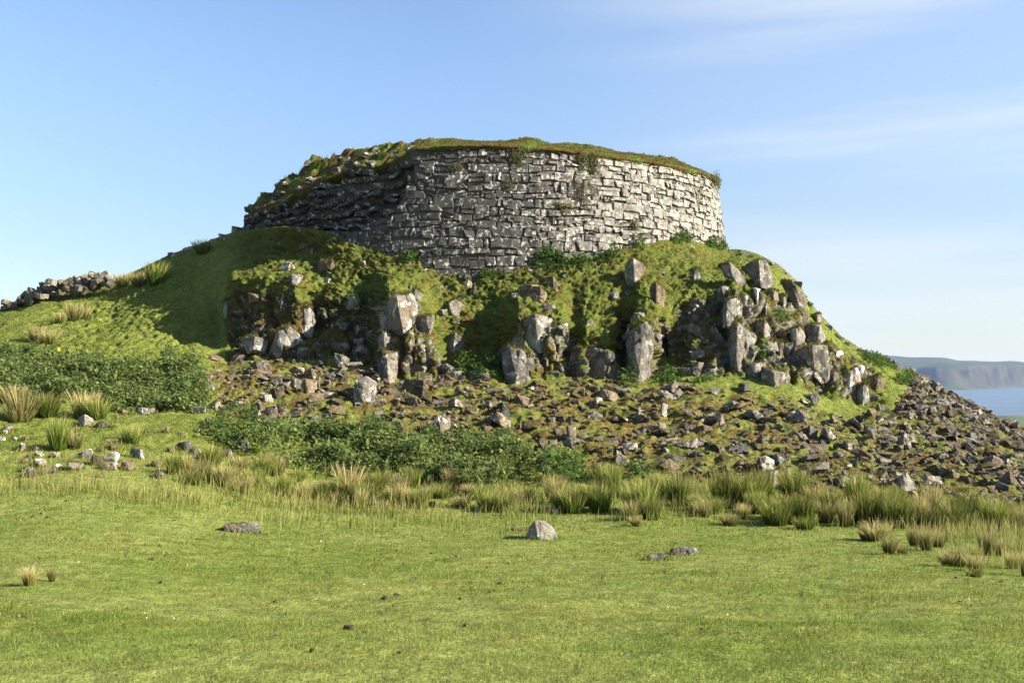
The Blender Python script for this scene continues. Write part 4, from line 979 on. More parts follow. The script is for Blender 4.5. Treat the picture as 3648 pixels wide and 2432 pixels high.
for k, (u, v, w_, h_, lab) in enumerate([(610,906,46,30,'squat dark stone next to the dark rush on the skyline'),(670,884,60,28,'flat dark stone a step above the dark rush on the skyline'),(800,842,60,30,'long dark stone on the skyline a step below the collapsed wall'),(838,815,52,30,'dark stone leaning against the corner of the collapsed wall'),(870,800,50,40,'lichened stone right at the foot of the collapsed wall corner'),(760,852,40,22,'small dark stone poking over the shaded skyline')]):
    p = ground_at(u, v + 12); s = p[1] / F
    Vl, Fl = wl[k]
    o = mesh_np('skyline_stone', Vl * np.array([w_ * s, w_ * s * .8, h_ * s * 1.5]), Fl, M['rock_grey'], False)
    o.location = (p[0], p[1] + .2, p[2] + h_ * s * .3); o.rotation_euler = (0, random.gauss(0, .15), random.uniform(-.4, .4))
    tag(o, lab, 'stone', G5)

for k, (u, dv, w_) in enumerate([(2650,6,34),(2680,10,26),(2745,6,40),(2768,10,30),(2806,8,44),(2838,6,40),(2858,12,36),(2880,10,40),(2912,8,36),(2948,8,34),(2985,8,40),(3020,8,30),(3060,6,36),(3100,8,40)]):
    v = float(np.interp(u, *zip(*[(a_[0], a_[1]) for a_ in rowH_r]))) + dv
    p = ground_at(u, v + 8); s = p[1] / F; Vl, Fl = lib5[k % 7]
    o = mesh_np('skyline_rock', Vl * np.array([w_ * s, w_ * s, w_ * s * random.uniform(.6, 1.1)]), Fl, M[('rock_pale', 'rock_grey', 'rock_turf')[k % 3]], False)
    o.location = p; o.rotation_euler = (random.gauss(0, .25), random.gauss(0.2, .3), random.uniform(0, 6.28))
    tag(o, 'small rock breaking the skyline edge of the hill beside the water', 'rock', 'small rocks along the skyline edge of the hill')
# ------------------------------------------------------------------ scree
inframe = (Ug > -60) & (Ug < 3720)
dn_zone = np.interp(Uc, [700,800,1000,1400,1700,2000,2300,2700,3000,3300,3648], [.6,.9,1.0,1.2,1.3,1.0,.75,.95,1.2,1.5,1.6])[None, :] * np.ones_like(Yg)
low = np.clip((Vg - vt) / np.maximum(vb - vt, 1), 0, 1)
dn_zone = dn_zone * np.where((Ug < 2100), 1.2 - low * .55, .75 + .4 * np.sin(low * 3.1)) * (0.55 + .9 * sstep(-.15, .25, pn2))
dn_zone = dn_zone * (1 + 1.6 * sstep(3180, 3260, Ug) * sstep(.45, .05, low))
smask = w_scree * (K > kA + .3)
qs, qn, qt, qi = scatter(smask * (Ug > 700) * (Ug < 3900), dn_zone * 16.0)
order = rng.permutation(len(qs)); qs, qn, qt, qi = qs[order], qn[order], qt[order], qi[order]
zones = [  # name test, label, group
 (lambda u, v: u < 1230, 'brown or grey angular stone in the scree below the shaded crag', 'scree stones below the shaded crag'),
 (lambda u, v: u < 1720, 'mossy brown stone in the scree above the central bramble thicket', 'scree stones above the central thicket'),
 (lambda u, v: u < 2250, 'moss stained stone in the scree below the tall rock pillar', 'scree stones below the tall pillar'),
 (lambda u, v: u < 2800, 'grey stone scattered over the mossy grass of the middle scree', 'scree stones on the mossy middle slope'),
 (lambda u, v: u >= 3150 and v < 1330 + (u - 3150) * .5 + 90, 'grey stone heaped on the scree ridge against the water', 'scree stones on the ridge by the water'),
 (lambda u, v: True, 'grey angular stone in the dense scree below the white pinnacle', 'scree stones below the white pinnacle')]
slib = []
for i in range(22):
    a = random.random()
    slib.append(generic_rock(100 + i, 1.0, random.uniform(.6, .95), random.uniform(.4, .8), random.choice([10, 12, 16]), 2 if i % 2 else 3, .03))
def scree_mats(u, r):
    if u < 2250: return ('rock_brown' if r < .36 else 'rock_moss' if r < .70 else 'rock_grey' if r < .86 else 'rock_pale')
    return ('rock_grey' if r < .36 else 'rock_pale' if r < .58 else 'rock_dark' if r < .63 else 'rock_moss' if r < .80 else 'rock_brown')
sizes = np.clip(rng.lognormal(-1.85, .55, len(qs)), .05, .60)
sizes *= np.where(Ug[qt, qi] < 2250, .95, 1.0)
idx = np.argsort(-sizes)
NIND = 290
meshes = {}
def scree_mesh(k, mt):
    if (k, mt) not in meshes:
        Vl, Fl = slib[k]
        o = mesh_np('scree_stone', Vl, Fl, M[mt], False); me = o.data; bpy.data.objects.remove(o); meshes[(k, mt)] = me
    return meshes[(k, mt)]
for j in idx[:NIND]:
    u, v = float(Ug[qt[j], qi[j]]), float(Vg[qt[j], qi[j]])
    k = random.randrange(len(slib)); mt = scree_mats(u, random.random())
    o = bpy.data.objects.new('scree_stone', scree_mesh(k, mt)); COL.objects.link(o)
    s = float(sizes[j]); p = qs[j]
    o.scale = (s * random.uniform(.9, 1.4), s, s * random.uniform(.55, 1.05))
    o.rotation_euler = (random.gauss(0, .35), random.gauss(0, .35), random.uniform(0, 6.28))
    o.location = (p[0], p[1], p[2] + s * random.uniform(.04, .20))
    for test, lab, grp in zones:
        if test(u, v): tag(o, lab, 'stone', grp); break
rub = {}
for j in idx[NIND:]:
    u = float(Ug[qt[j], qi[j]]); mt = scree_mats(u, random.random())
    Vl, Fl = slib[random.randrange(11) * 2 + 1]
    s = float(sizes[j])
    Rm = np.array(Euler((random.gauss(0, .4), random.gauss(0, .4), random.uniform(0, 6.28))).to_matrix())
    V = (Vl * np.array([s * random.uniform(.9, 1.4), s, s * random.uniform(.5, 1.0)])) @ Rm.T + qs[j] + np.array([0, 0, s * random.uniform(.02, .20)])
    rub.setdefault(mt, []).append((V, Fl))
mats_r = list(rub)
vs_, fs_, mi_, nb = [], [], [], 0
for m_i, mt in enumerate(mats_r):
    for V, Fl in rub[mt]:
        vs_.append(V); fs_.append(Fl + nb); nb += len(V); mi_.append(np.full(len(Fl), m_i))
ro = mesh_np('scree_rubble', np.concatenate(vs_), np.concatenate(fs_), M[mats_r[0]], False)
for mt in mats_r[1:]: ro.data.materials.append(M[mt])
ro.data.polygons.foreach_set('material_index', np.concatenate(mi_).astype(np.int32))
tag(ro, 'small loose rubble filling the scree', kind='stuff')

# ------------------------------------------------------------------ grass
c_g1, c_g2, c_st = np.array([.115, .172, .028]), np.array([.195, .238, .056]), np.array([.34, .265, .10])
allg = []
def turf(mask, dens, hmin, hmax, wk, straw=.08, lean=.55, dark=1.0):
    p, nn, t_, i_ = scatter(mask, dens)
    n = len(p)
    if n == 0: return
    loc = fbm(p * .8, 3, 51); loc2 = fbm(p * 2.4, 3, 61); loc3 = fbm(p * .3, 2, 81)
    mixv = sstep(-.35, .35, loc + rng.normal(0, .15, n))[:, None]
    c = (c_g2 * (1 - mixv) + c_g1 * mixv) * dark
    st = (rng.random(n) < straw * (0.4 + 2.2 * sstep(.0, .5, loc2 + loc3 * .5)))[:, None]
    c = np.where(st, c_st, c)
    c = jitter(c, n)
    h = rng.uniform(hmin, hmax, n) * (1 + .5 * loc2) ; wv = wk * p[:, 1] * rng.uniform(.7, 1.3, n)
    V, Fc, Cc = blades(p, nn, h, wv, lean, c * .8, c * 1.12)
    allg.append((V, Fc, Cc))
mead = (K > 2.2) & (K < kB + .6) & (Ug > -250) & (Ug < 3900) & (Yg > 3.3)
turf(mead * (Yg < 6.5), 4200 * np.ones_like(Yg), .02, .045, .00042, .04, 1.0)
turf(mead * (Yg >= 6.5) * (Yg < 10), 1900 * np.ones_like(Yg), .016, .038, .00045, .04, 1.0)
turf(mead * (Yg >= 10) * (Yg < 15), 800 * np.ones_like(Yg), .018, .042, .00050, .04, 1.0)
turf(mead * (Yg >= 15), 480 * np.ones_like(Yg), .02, .06, .00050, .20, .9)
turf(mead * (Yg < 13) * sstep(.22, .45, pn2), 1500 * np.ones_like(Yg), .025, .06, .00045, .08, .9, .95)
turf(mead * (Yg < 16) * sstep(.30, .50, -pn2), 700 * np.ones_like(Yg), .03, .06, .00045, .03, .8, .7)
ring = []
for o in list(COL.objects):
    if o.get('group') in (G3, G4) and o.type == 'MESH':
        dx, dy = o.dimensions.x * .5, o.dimensions.y * .5; n_ = int(40 + 160 * dx)
        a_ = rng.uniform(0, 2 * np.pi, n_); q = np.stack([o.location.x + np.cos(a_) * (dx + rng.normal(.0, .05, n_)), o.location.y + np.sin(a_) * (dy + rng.normal(.0, .05, n_))], 1)
        for x_, y_ in q:
            if y_ < 3: continue
            i_ = int(np.clip(np.searchsorted(Uc, CX + F * x_ / y_), 1, NU - 1)); t_ = int(np.argmin(np.abs(P[14:kH * 60, i_, 1] - y_))) + 14
            ring.append((x_, y_, P[t_, i_, 2]))
ring = np.array(ring); n = len(ring); cr = jitter(np.where(rng.random((n, 1)) < .3, c_st, c_g1 * .8), n)
V, Fc, Cc = blades(ring, np.tile(np.array([0., 0, .5]), (n, 1)), rng.uniform(.05, .13, n), .0005 * ring[:, 1], .45, cr * .8, cr * 1.1)
allg.append((V, Fc, Cc))
hillm = (K >= kB) & (K < kH + .1) & inframe & (Nn[..., 2] > .45)
turf(hillm * (1 - .6 * w_scree), 260 * (Ug < 700) + 190 * np.ones_like(Yg), .025, .06, .00050, .05, .8, .74)
turf(hillm * np.maximum(w_crag, w_turf) * sstep(-.15, .3, pn2), 420 * np.ones_like(Yg), .02, .05, .00045, .16, .8, .66)
# dry bent grass along the foot of the slope
dry = np.exp(-((Vg - np.interp(Uc, [0,300,700,1000,1300,1700,2100,2600,3100,3400,3648], [1740,1735,1760,1790,1790,1790,1790,1780,1820,1920,1960])[None, :]) / np.interp(Uc, [0,700,1300,2000,3000,3648], [30,85,85,55,45,85])[None, :]) ** 2) * (K > 5) * (K < kC)
pd, nd, _, _ = scatter(dry * inframe * sstep(-.35, .25, pn), 330 * np.ones_like(Yg))
n = len(pd); cb = jitter(np.broadcast_to(np.array([.13, .175, .032]), (n, 3)), n); ct = jitter(np.broadcast_to(np.array([.34, .29, .115]), (n, 3)), n, .25)
Vd = blades(pd, nd, rng.uniform(.08, .36, n), .00042 * pd[:, 1] * rng.uniform(.6, 1.1, n), .28, cb, ct, 2)
nv = 0; Vl_, Fl3, Fl4, Cl_ = [], [], [], []
for V, Fc, Cc in allg:
    Vl_.append(V); Fl3.append(Fc + nv); Cl_.append(Cc); nv += len(V)
go = mesh_np('grass', np.concatenate(Vl_), np.concatenate(Fl3), M['blade'], False, {'col': np.concatenate(Cl_)})
tag(go, 'short grazed grass of the meadow and hill', kind='stuff')
do = mesh_np('dry_grass', Vd[0], Vd[1], M['blade'], False, {'col': Vd[2]})
tag(do, 'pale dry bent grass along the foot of the slope', kind='stuff')
# turf fringe on the tower
k_ = np.repeat(np.arange(len(PHC)), 40); rr_ = rng.integers(1, 19, len(k_))
pc = Vc[rr_, k_] + rng.normal(0, .05, (len(k_), 3)) * np.array([1, 1, .2])
ok = np.abs(PHC[k_]) < 1.75
pc = pc[ok]; n = len(pc); cb = jitter(np.where(rng.random((n, 1)) < .35, np.array([.15, .11, .035]), np.array([.085, .105, .02])), n)
ncap = np.zeros((n, 3)); ncap[:, 2] = .6
ncap[:, 1] = -.5
Vf = blades(pc, ncap, rng.uniform(.02, .07, n), .0005 * pc[:, 1] * rng.uniform(.6, 1.2, n), .6, cb * .8, cb * 1.15)
fr = mesh_np('grass_fringe', Vf[0] - OFF, Vf[1], M['blade'], False, {'col': Vf[2]}, cap)

# ------------------------------------------------------------------ rushes
def rush_mesh(seed, n, h, rad_, base, tip, straw):
    global rng
    keep = rng; rng = np.random.default_rng(seed)
    a = rng.uniform(0, 2 * np.pi, n); r = rad_ * np.sqrt(rng.random(n)) * .55
    b = np.stack([np.cos(a) * r, np.sin(a) * r, np.full(n, -.03)], 1)
    out = r / rad_ * .30
    hh = h * rng.uniform(.5, 1.0, n) * (1 - .25 * (r / rad_))
    d = np.stack([np.cos(a) * out + rng.normal(.02, .075, n), np.sin(a) * out + rng.normal(0, .075, n), np.ones(n)], 1)
    d /= np.linalg.norm(d, axis=1, keepdims=True)
    sa = rng.uniform(0, np.pi, n); sd = np.stack([np.cos(sa), np.sin(sa), np.zeros(n)], 1) * (.0055 * rng.uniform(.7, 1.3, n))[:, None]
    P_ = []
    for t_, wv in ((0, 1), (.45, .95), (.8, .6), (1.0, .12)):
        c = b + d * (hh * t_)[:, None] + np.stack([np.cos(a), np.sin(a), -np.ones(n) * .4], 1) * (hh * t_ * t_ * .09)[:, None]
        P_ += [c - sd * wv, c + sd * wv]
    V = np.stack(P_, 1).reshape(-1, 3)
    i = np.arange(n)[:, None] * 8
    Fq = np.concatenate([i + np.array([[2 * k, 2 * k + 1, 2 * k + 3, 2 * k + 2]]) for k in range(3)])
    isst = (rng.random(n) < straw)[:, None]
    cb = np.where(isst, np.array([.25, .20, .075]), np.array(base)); cm = np.where(isst, np.array([.40, .32, .15]), np.array(base) * .5 + np.array(tip) * .5)
    ct = np.where(isst, np.array([.45, .37, .19]), np.array(tip))
    jj = rng.lognormal(0, .2, (n, 1))
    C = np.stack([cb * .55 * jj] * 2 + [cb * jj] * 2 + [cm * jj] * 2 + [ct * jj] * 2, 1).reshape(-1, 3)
    o = mesh_np('rush_clump', V, Fq, M['rush'], False, {'col': C}); me = o.data; bpy.data.objects.remove(o)
    rng = keep
    return me
RG = [rush_mesh(300 + i, 420, 1.0, .30, (.105, .170, .020), (.24, .24, .07), .12) for i in range(4)]     # green, brown tips
RD = [rush_mesh(320 + i, 420, 1.0, .34, (.08, .13, .015), (.19, .18, .05), .07) for i in range(3)]    # dark green
RS = [rush_mesh(340 + i, 300, 1.0, .26, (.14, .18, .035), (.38, .32, .14), .42) for i in range(4)]        # straw
kinds = {'g': RG, 'd': RD, 's': RS}
def rush(u, vb, h, w_, kind, label, group, k=[0]):
    p = ground_at(u, vb); s = p[1] / F
    me = kinds[kind][k[0] % len(kinds[kind])]; k[0] += 1
    o = bpy.data.objects.new('rush_clump', me); COL.objects.link(o)
    o.location = p; o.rotation_euler = (random.gauss(0, .06), random.gauss(0.04, .06), random.uniform(0, 6.28))
    o.scale = (w_ * s / .55, w_ * s / .55, h * s * 1.0)
    tag(o, label, 'rush', group)
GL = 'rush clumps on the grassy bank and hillside'
for a in [
 (45,1425,70,110,'s','pale rush clump at the picture edge against the bramble bank'),(75,1500,140,130,'s','big straw coloured rush clump in front of the bramble bank'),(60,1505,70,90,'s','low tawny rush clump under the big straw coloured one'),
 (165,1480,110,100,'g','thin green rush clump between the two big straw ones'),(300,1490,130,100,'s','tall straw tipped rush clump behind the grey stone pair'),(345,1492,100,90,'g','green rush clump leaning from the tall straw tipped one'),
 (208,1600,150,80,'g','leaning brown green rush clump with a black shadow on the bank'),(262,1596,80,90,'s','thin dry rush clump just above the stone clusters'),(468,1582,85,80,'g','lone green tan rush clump on the short grass bank'),
 (130,1215,75,70,'s','straw rush clump low on the sunlit hillside'),(175,1222,60,80,'s','ragged straw rush clump beside the low hillside one'),(262,1140,85,70,'s','upright tawny rush clump high on the sunlit hillside'),(215,1148,50,50,'s','small dry rush tuft next to the upright tawny clump'),(300,1138,60,50,'s','short tawny rush tuft right under the tumbled wall'),
 (555,1015,110,80,'g','tall dark tipped rush clump standing on the skyline'),(500,1018,70,90,'s','low straw rush clump at the end of the tumbled wall'),(440,1020,60,80,'s','short tawny rush clump touching the tumbled wall'),(722,905,65,60,'d','small dark rush clump alone higher up the skyline'),
 (105,2085,90,60,'s','sparse dry stalks standing alone in the near meadow'),(185,2070,70,36,'s','thin second bunch of dry stalks alone in the near meadow'),
 (1240,1782,170,110,'s','tallest straw coloured clump in front of the central thicket'),(1425,1760,95,70,'s','straw clump standing clear before the central thicket'),(1335,1752,90,70,'g','half green clump between the two straw clumps'),
 (1785,1702,105,80,'d','dark green rush clump inside the end of the thicket'),(1722,1742,100,60,'s','thin straw clump before the dark green rush'),(2150,1724,100,105,'g','bushy tan topped rush clump below the pyramid stone'),
 (2862,1886,60,80,'d','small round green rush clump in front of the band'),(3470,2052,36,60,'d','tiny dark rush tuft alone on the open meadow'),(2600,1872,60,80,'s','low thin straw clump in front of the band'),(2265,1874,50,50,'s','little dry tuft in front of the band at the meadow edge'),
 ]: rush(*a, GL)
GB = 'rush clumps in the band at the scree foot'
LB = {'g': 'green rush clump with tan tips in the band below the scree', 'd': 'dark green rush clump in the band below the scree', 's': 'straw coloured rush clump in the band below the scree'}
GBk = {k: GB + {'g': ', tan tipped', 'd': ', dark green', 's': ', straw coloured'}[k] for k in LB}
rb = random.Random(5)
for u in np.concatenate([np.arange(1960, 2500, 46), np.arange(2500, 3680, 34)]):
    c_ = np.interp(u, [1960,2300,2600,3000,3300,3648], [1795,1830,1835,1845,1875,1905])
    vb_ = c_ + rb.uniform(-62, 30)
    k = rb.choices('gds', [5, 3, 2] if u > 2500 else [3, 1, 5])[0]
    h = rb.uniform(70, 165) if k != 's' else rb.uniform(70, 150)
    rush(u + rb.uniform(-14, 14), vb_, h, rb.uniform(70, 125) if k != 's' else rb.uniform(55, 90), k, LB[k], GBk[k])
for u in np.arange(3080, 3680, 44):
    vb_ = np.interp(u, [3080,3300,3648], [1885,1925,2000]) + rb.uniform(-35, 75)
    rush(u, vb_, rb.uniform(45, 120), rb.uniform(40, 110), 's', 'loose pale rush clump on the meadow side of the band', 'loose pale rush clumps on the meadow side')
for u in np.arange(610, 1900, 27):
    vb_ = np.interp(u, [610,900,1200,1500,1900], [1690,1735,1770,1790,1800]) + rb.uniform(-55, 45)
    k = rb.choices('gs', [3, 4])[0]
    lab = {'g': 'thin green rush clump in front of the brambles', 's': 'thin straw rush clump in front of the brambles'}[k]
    rush(u + rb.uniform(-12, 12), vb_, rb.uniform(50, 105), rb.uniform(50, 95), k, lab, 'thin rush clumps in front of the brambles, ' + ('green' if k == 'g' else 'straw'))

# ------------------------------------------------------------------ brambles and nettles
def inside(poly, u, v):
    poly = np.array(poly, float); r = np.zeros(np.shape(u), bool); j = len(poly) - 1
    for i in range(len(poly)):
        (xi, yi), (xj, yj) = poly[i], poly[j]
        c = ((yi > v) != (yj > v)) & (u < (xj - xi) * (v - yi) / (yj - yi + 1e-9) + xi)
        r ^= c; j = i
    return r
def thicket(name, poly, hmax, dens, label, cat, group=None, leaf=.036, cdark=(.060, .095, .026), clite=(.190, .235, .075), lump=1.3, rough=.6):
    """poly: footprint on the ground in photograph pixels"""
    mv_ = sum(q[1] for q in poly) / len(poly)
    if hmax > .7 or cat == 'bramble': poly = [(u_, v_ - 38 if v_ < mv_ else v_) for u_, v_ in poly]
    pm = inside(poly, Vg * 0 + Ug, Vp) & (K > 3) & (K < kH)
    soft = smooth1(smooth1(pm.astype(float), 6, 0), 8, 1)
    p, nn, t_, i_ = scatter(pm.astype(float), dens * np.ones_like(Yg))
    if cat == 'bramble':
        kp = rng.random(len(p)) < .22 + 1.0 * sstep(-.30, .12, fbm(p * np.array([1.2, 1.2, .4]), 3, 151)) * sstep(.1, .7, soft[t_, i_])
        p, nn, t_, i_ = p[kp], nn[kp], t_[kp], i_[kp]
    n = len(p)
    if n < 20: return
    e = sstep(.15, .8, soft[t_, i_])
    lumps = np.clip(0.5 + 1.3 * fbm(p * np.array([lump, lump, .4]), 2, 131), 0, 1)
    top = hmax * (.30 + .70 * e) * (.10 + 1.25 * lumps)
    zz = top * (1 - rng.random(n) ** 2.0 * .75) + rng.normal(0, rough * .08, n)
    c = p + np.stack([rng.normal(0, .06, n), rng.normal(0, .06, n), np.maximum(zz, .01)], 1)
    th = rng.uniform(0, 2 * np.pi, n); tl = rng.normal(0, .65, n)
    ax = np.stack([np.cos(th) * np.cos(tl), np.sin(th) * np.cos(tl), np.sin(tl)], 1)
    up = np.stack([rng.normal(0, .55, n), rng.normal(-.15, .55, n), np.ones(n)], 1)
    sd = np.cross(up, ax); sd /= np.linalg.norm(sd, axis=1, keepdims=True)
    L = leaf * rng.lognormal(-.1, .40, n)[:, None]
    V = np.stack([c - ax * L, c + sd * L * .62, c + ax * L, c - sd * L * .62], 1).reshape(-1, 3)
    k = np.clip(.45 + .30 * fbm(p * 3.0, 2, 141) + rng.normal(0, .25, n), 0, 1)[:, None]
    col = np.array(cdark) * (1 - k) + np.array(clite) * k
    col = np.repeat(col, 4, 0)
    org = np.array([p[:, 0].mean(), p[:, 1].mean(), p[:, 2].min()])
    o = mesh_np(name, V - org, np.arange(n * 4).reshape(n, 4), M['leaf'], False, {'col': col}); o.location = org
    tag(o, label, cat, group)
GT = 'bramble thickets'
thicket('bramble_thicket', [(-60,1330),(0,1315),(100,1310),(215,1330),(250,1370),(240,1440),(150,1420),(60,1440),(-60,1440)], .44, 2600, 'dark bramble bank at the picture edge below the sunlit hillside', 'bramble', GT)
thicket('bramble_thicket', [(215,1340),(330,1345),(440,1370),(560,1385),(690,1390),(745,1420),(735,1465),(640,1475),(560,1462),(470,1478),(390,1470),(330,1430),(230,1420)], .38, 2600, 'wide dark bramble bank ending at the scree, with rust topped blocks in front', 'bramble', GT)
thicket('bramble_thicket', [(575,1330),(620,1320),(700,1325),(725,1345),(690,1368),(600,1365)], .44, 2600, 'rounded bramble bush at the edge of the tower shadow', 'bramble', GT)
thicket('nettle_patch', [(735,1530),(800,1510),(900,1530),(930,1570),(900,1625),(830,1615),(760,1580)], .45, 800, 'thin nettle patch growing through brown stones', 'nettles', None, clite=(.11, .16, .045))
thicket('bramble_thicket', [(925,1600),(1000,1570),(1150,1560),(1300,1590),(1400,1620),(1560,1600),(1600,1650),(1560,1730),(1400,1720),(1200,1700),(1100,1690),(940,1650)], .44, 2600, 'biggest bramble thicket in the centre, filling the foot of the scree', 'bramble', GT)
thicket('bramble_thicket', [(1560,1590),(1640,1580),(1760,1600),(1880,1650),(1900,1700),(1800,1740),(1700,1760),(1580,1740)], .38, 2600, 'bramble thicket with a dark green rush in it, next to the biggest one', 'bramble', GT)
thicket('nettle_patch', [(1900,1690),(1990,1655),(2080,1660),(2100,1700),(2040,1740),(1930,1745)], .45, 1000, 'low nettle patch around the orange mossy boulder', 'nettles', None, clite=(.10, .16, .04))
thicket('nettle_patch', [(2240,1655),(2330,1660),(2340,1700),(2250,1705)], .30, 800, 'thin low nettles beside the pyramid stone', 'nettles', None, clite=(.10, .16, .04))
thicket('nettle_patch', [(1620,1315),(1700,1290),(1790,1300),(1800,1345),(1720,1360),(1640,1340)], .60, 1300, 'bright green nettles in the gully beside the leaning boulder', 'nettles', None, clite=(.11, .19, .04))
GN = 'green plants at the foot of the tower wall'
for poly, h, lab in [([(1880,955),(1930,940),(1990,935),(2025,945),(2000,962),(1920,968)], .5, 'biggest dark nettle clump against the middle of the tower wall'),
    ([(2020,945),(2070,930),(2110,932),(2100,948),(2040,956)], .42, 'dark nettle clump next to the biggest one at the wall foot'),
    ([(2110,930),(2160,915),(2205,915),(2200,930),(2130,940)], .4, 'dark nettle clump third along the wall foot'),
    ([(2250,885),(2280,872),(2300,880),(2280,895)], .55, 'small bright plant at the foot of the pale wall'),
    ([(2395,862),(2430,848),(2465,850),(2460,868),(2410,872)], .35, 'leafy plants on the grass peak by the bright wall'),
    ([(2510,870),(2570,874),(2592,892),(2540,892)], .35, 'low creeping plants at the far corner of the bright wall'),
    ([(1425,930),(1470,915),(1500,925),(1470,940)], .35, 'low weeds at the dark wall foot'),
    ([(1530,925),(1590,920),(1590,945),(1540,945)], .5, 'tall weeds at the dark wall foot beside the moss'),
    ([(1700,985),(1780,975),(1790,990),(1710,998)], .35, 'small weeds under the lowest corner of the wall')]:
    thicket('wall_foot_plant', poly, h, 1700, lab, 'plant', GN, leaf=.038, cdark=(.035, .075, .018), clite=(.11, .18, .04))
for poly, h, lab in [([(2210,1345),(2260,1350),(2270,1385),(2215,1380)], .4, 'pale green nettles left of the tall pillar foot'), ([(2330,1345),(2400,1340),(2420,1365),(2340,1372)], .4, 'pale green nettles right of the tall pillar foot'),
    ([(2470,1350),(2530,1345),(2540,1362),(2480,1366)], .3, 'small nettles under the long low ledge'), ([(2745,1110),(2800,1105),(2810,1150),(2750,1150)], .35, 'green ferns among the upper rocks of the crag'),
    ([(3060,1262),(3150,1290),(3190,1318),(3100,1300)], .16, 'dark heathery bush on the skyline above the scree ridge'), ([(3190,1345),(3250,1350),(3260,1375),(3200,1370)], .3, 'low leafy plants behind the scree ridge'),
    ([(2680,1255),(2740,1262),(2730,1290),(2690,1290)], .25, 'grassy ferns under the broken ledge'), ([(1290,1060),(1340,1070),(1330,1120),(1240,1110),(1230,1070)], .25, 'hanging green weeds over the black hollow')]:
    thicket('crag_plant', poly, h, 1100, lab, 'plant', 'plants among the crag rocks', leaf=.036, cdark=(.04, .08, .02), clite=(.12, .18, .045))
# grass tufts growing out of the tower wall
def wall_tuft(u, v, h, w_, n, lab, dry=.5, droop=.5):
    y = float(circ_y(u, float(rad(8 - (v - 520) / 100.)))) - .02
    c = W(u, v, y); s = y / F
    p = c + rng.normal(0, 1, (n, 3)) * np.array([w_ * s * .35, .02, h * s * .30])
    cb = jitter(np.where(rng.random((n, 1)) < dry, np.array([.22, .205, .105]), np.array([.13, .145, .045])), n)
    nn = np.tile(np.array([0, -1.4, -droop]), (n, 1))
    V, Fc, Cc = blades(p, nn, rng.uniform(.5, 1.1, n) * min(h * s * .5, .09 if dry > .55 else .17), .0006 * y * np.ones(n), .5, cb * .8, cb * 1.1)
    o = mesh_np('grass_tuft', V - c, Fc, M['blade'], False, {'col': Cc}); o.location = c
    tag(o, lab, 'grass tuft', 'grass tufts growing on the tower wall')
wall_tuft(1840, 565, 60, 45, 400, 'orange green tuft hanging from the turf on the tower wall')
wall_tuft(2070, 580, 60, 40, 300, 'first tuft of the pair hanging below the rim of the pale wall')
wall_tuft(2112, 592, 70, 34, 300, 'second tuft of the pair hanging below the rim, next to the bright stones')
wall_tuft(2065, 690, 110, 110, 900, 'broad pale yellow moss patch hanging on the middle of the wall', .75, 1.6)
wall_tuft(2490, 700, 90, 40, 350, 'yellow green growth on the curve of the bright wall', .6, 1.4)
wall_tuft(1810, 660, 50, 40, 160, 'thin pale moss patch on the grey part of the wall', .8, 1.5)
wall_tuft(1625, 598, 22, 36, 160, 'small yellow tuft in a joint near the broken edge', .7, .4)
wall_tuft(2550, 648, 50, 26, 200, 'tuft sticking out at the far edge of the wall against the sky', .6, .0)
wall_tuft(2258, 808, 40, 22, 120, 'small green sprig low in the pale wall', .1, .2)
wall_tuft(2000, 745, 40, 60, 200, 'olive moss on a stone below the broad moss patch', .3, 1.4)

# ------------------------------------------------------------------ small things on the meadow
dl = [generic_rock(1200 + i, 1, .8, .6, 12, 2, .04) for i in range(3)]
dme = []
for Vl, Fl in dl:
    o = mesh_np('sheep_dropping', Vl, Fl, M['dung'], False); dme.append(o.data); bpy.data.objects.remove(o)
for (u, v, w_) in [(117,1842,14),(167,1844,12),(150,1830,14),(235,1785,11),(132,1795,10),(455,1825,9),(620,1855,9),(50,1996,10),(447,1982,9),(536,1995,20),(572,2078,16),(455,2168,10),(982,2146,18),(1185,2164,12),(1202,2166,14),(1412,1964,12),(1537,1973,12),(1435,2012,10),(1675,2078,16),(1780,2082,18),(1768,2082,10),(1828,2102,11),(1880,2093,11),(1760,2106,9),(1745,2112,10),(1812,2009,12),(1703,2038,9),(1735,2024,9),(1372,2134,30),(1408,2124,26),(1448,2135,10),(1640,2136,18),(1568,2124,9),(1655,2232,20),(1400,2162,12),(1298,2258,18),(1240,2242,40),(1422,2330,18),(1110,2322,24),(676,2304,12),(2705,2124,13),(3405,2060,12),(3565,2075,12),(3460,2160,10),(3420,2146,9),(2500,2245,12),(2290,1978,10),(1115,1960,9)]:
    p = ground_at(u, v); s = p[1] / F
    o = bpy.data.objects.new('sheep_dropping', random.choice(dme)); COL.objects.link(o)
    o.location = p + np.array([0, 0, .012]); o.scale = (w_ * s * 1.1, w_ * s * .9, w_ * s); o.rotation_euler = (0, 0, random.uniform(0, 6))
    tag(o, 'small dark sheep dropping on the short meadow grass', 'dropping', 'sheep droppings on the meadow')
pl = []
pw, nw, _, _ = scatter(mead * (Yg < 9) * sstep(.0, .35, pn2), 5 * np.ones_like(Yg)); n = len(pw)
ang = rng.uniform(0, 6.28, n); L = rng.uniform(.003, .006, n)[:, None]
ax = np.stack([np.cos(ang), np.sin(ang), np.zeros(n)], 1) * L; sd = np.stack([-np.sin(ang), np.cos(ang), np.full(n, .5)], 1) * L
c = pw + np.array([0, 0, .045])
fl = mesh_np('daisy_flowers', np.stack([c - ax, c + sd, c + ax, c - sd], 1).reshape(-1, 3), np.arange(n * 4).reshape(n, 4), M['white_bit'], False)
tag(fl, 'tiny white flowers dotting the short grass', kind='stuff')
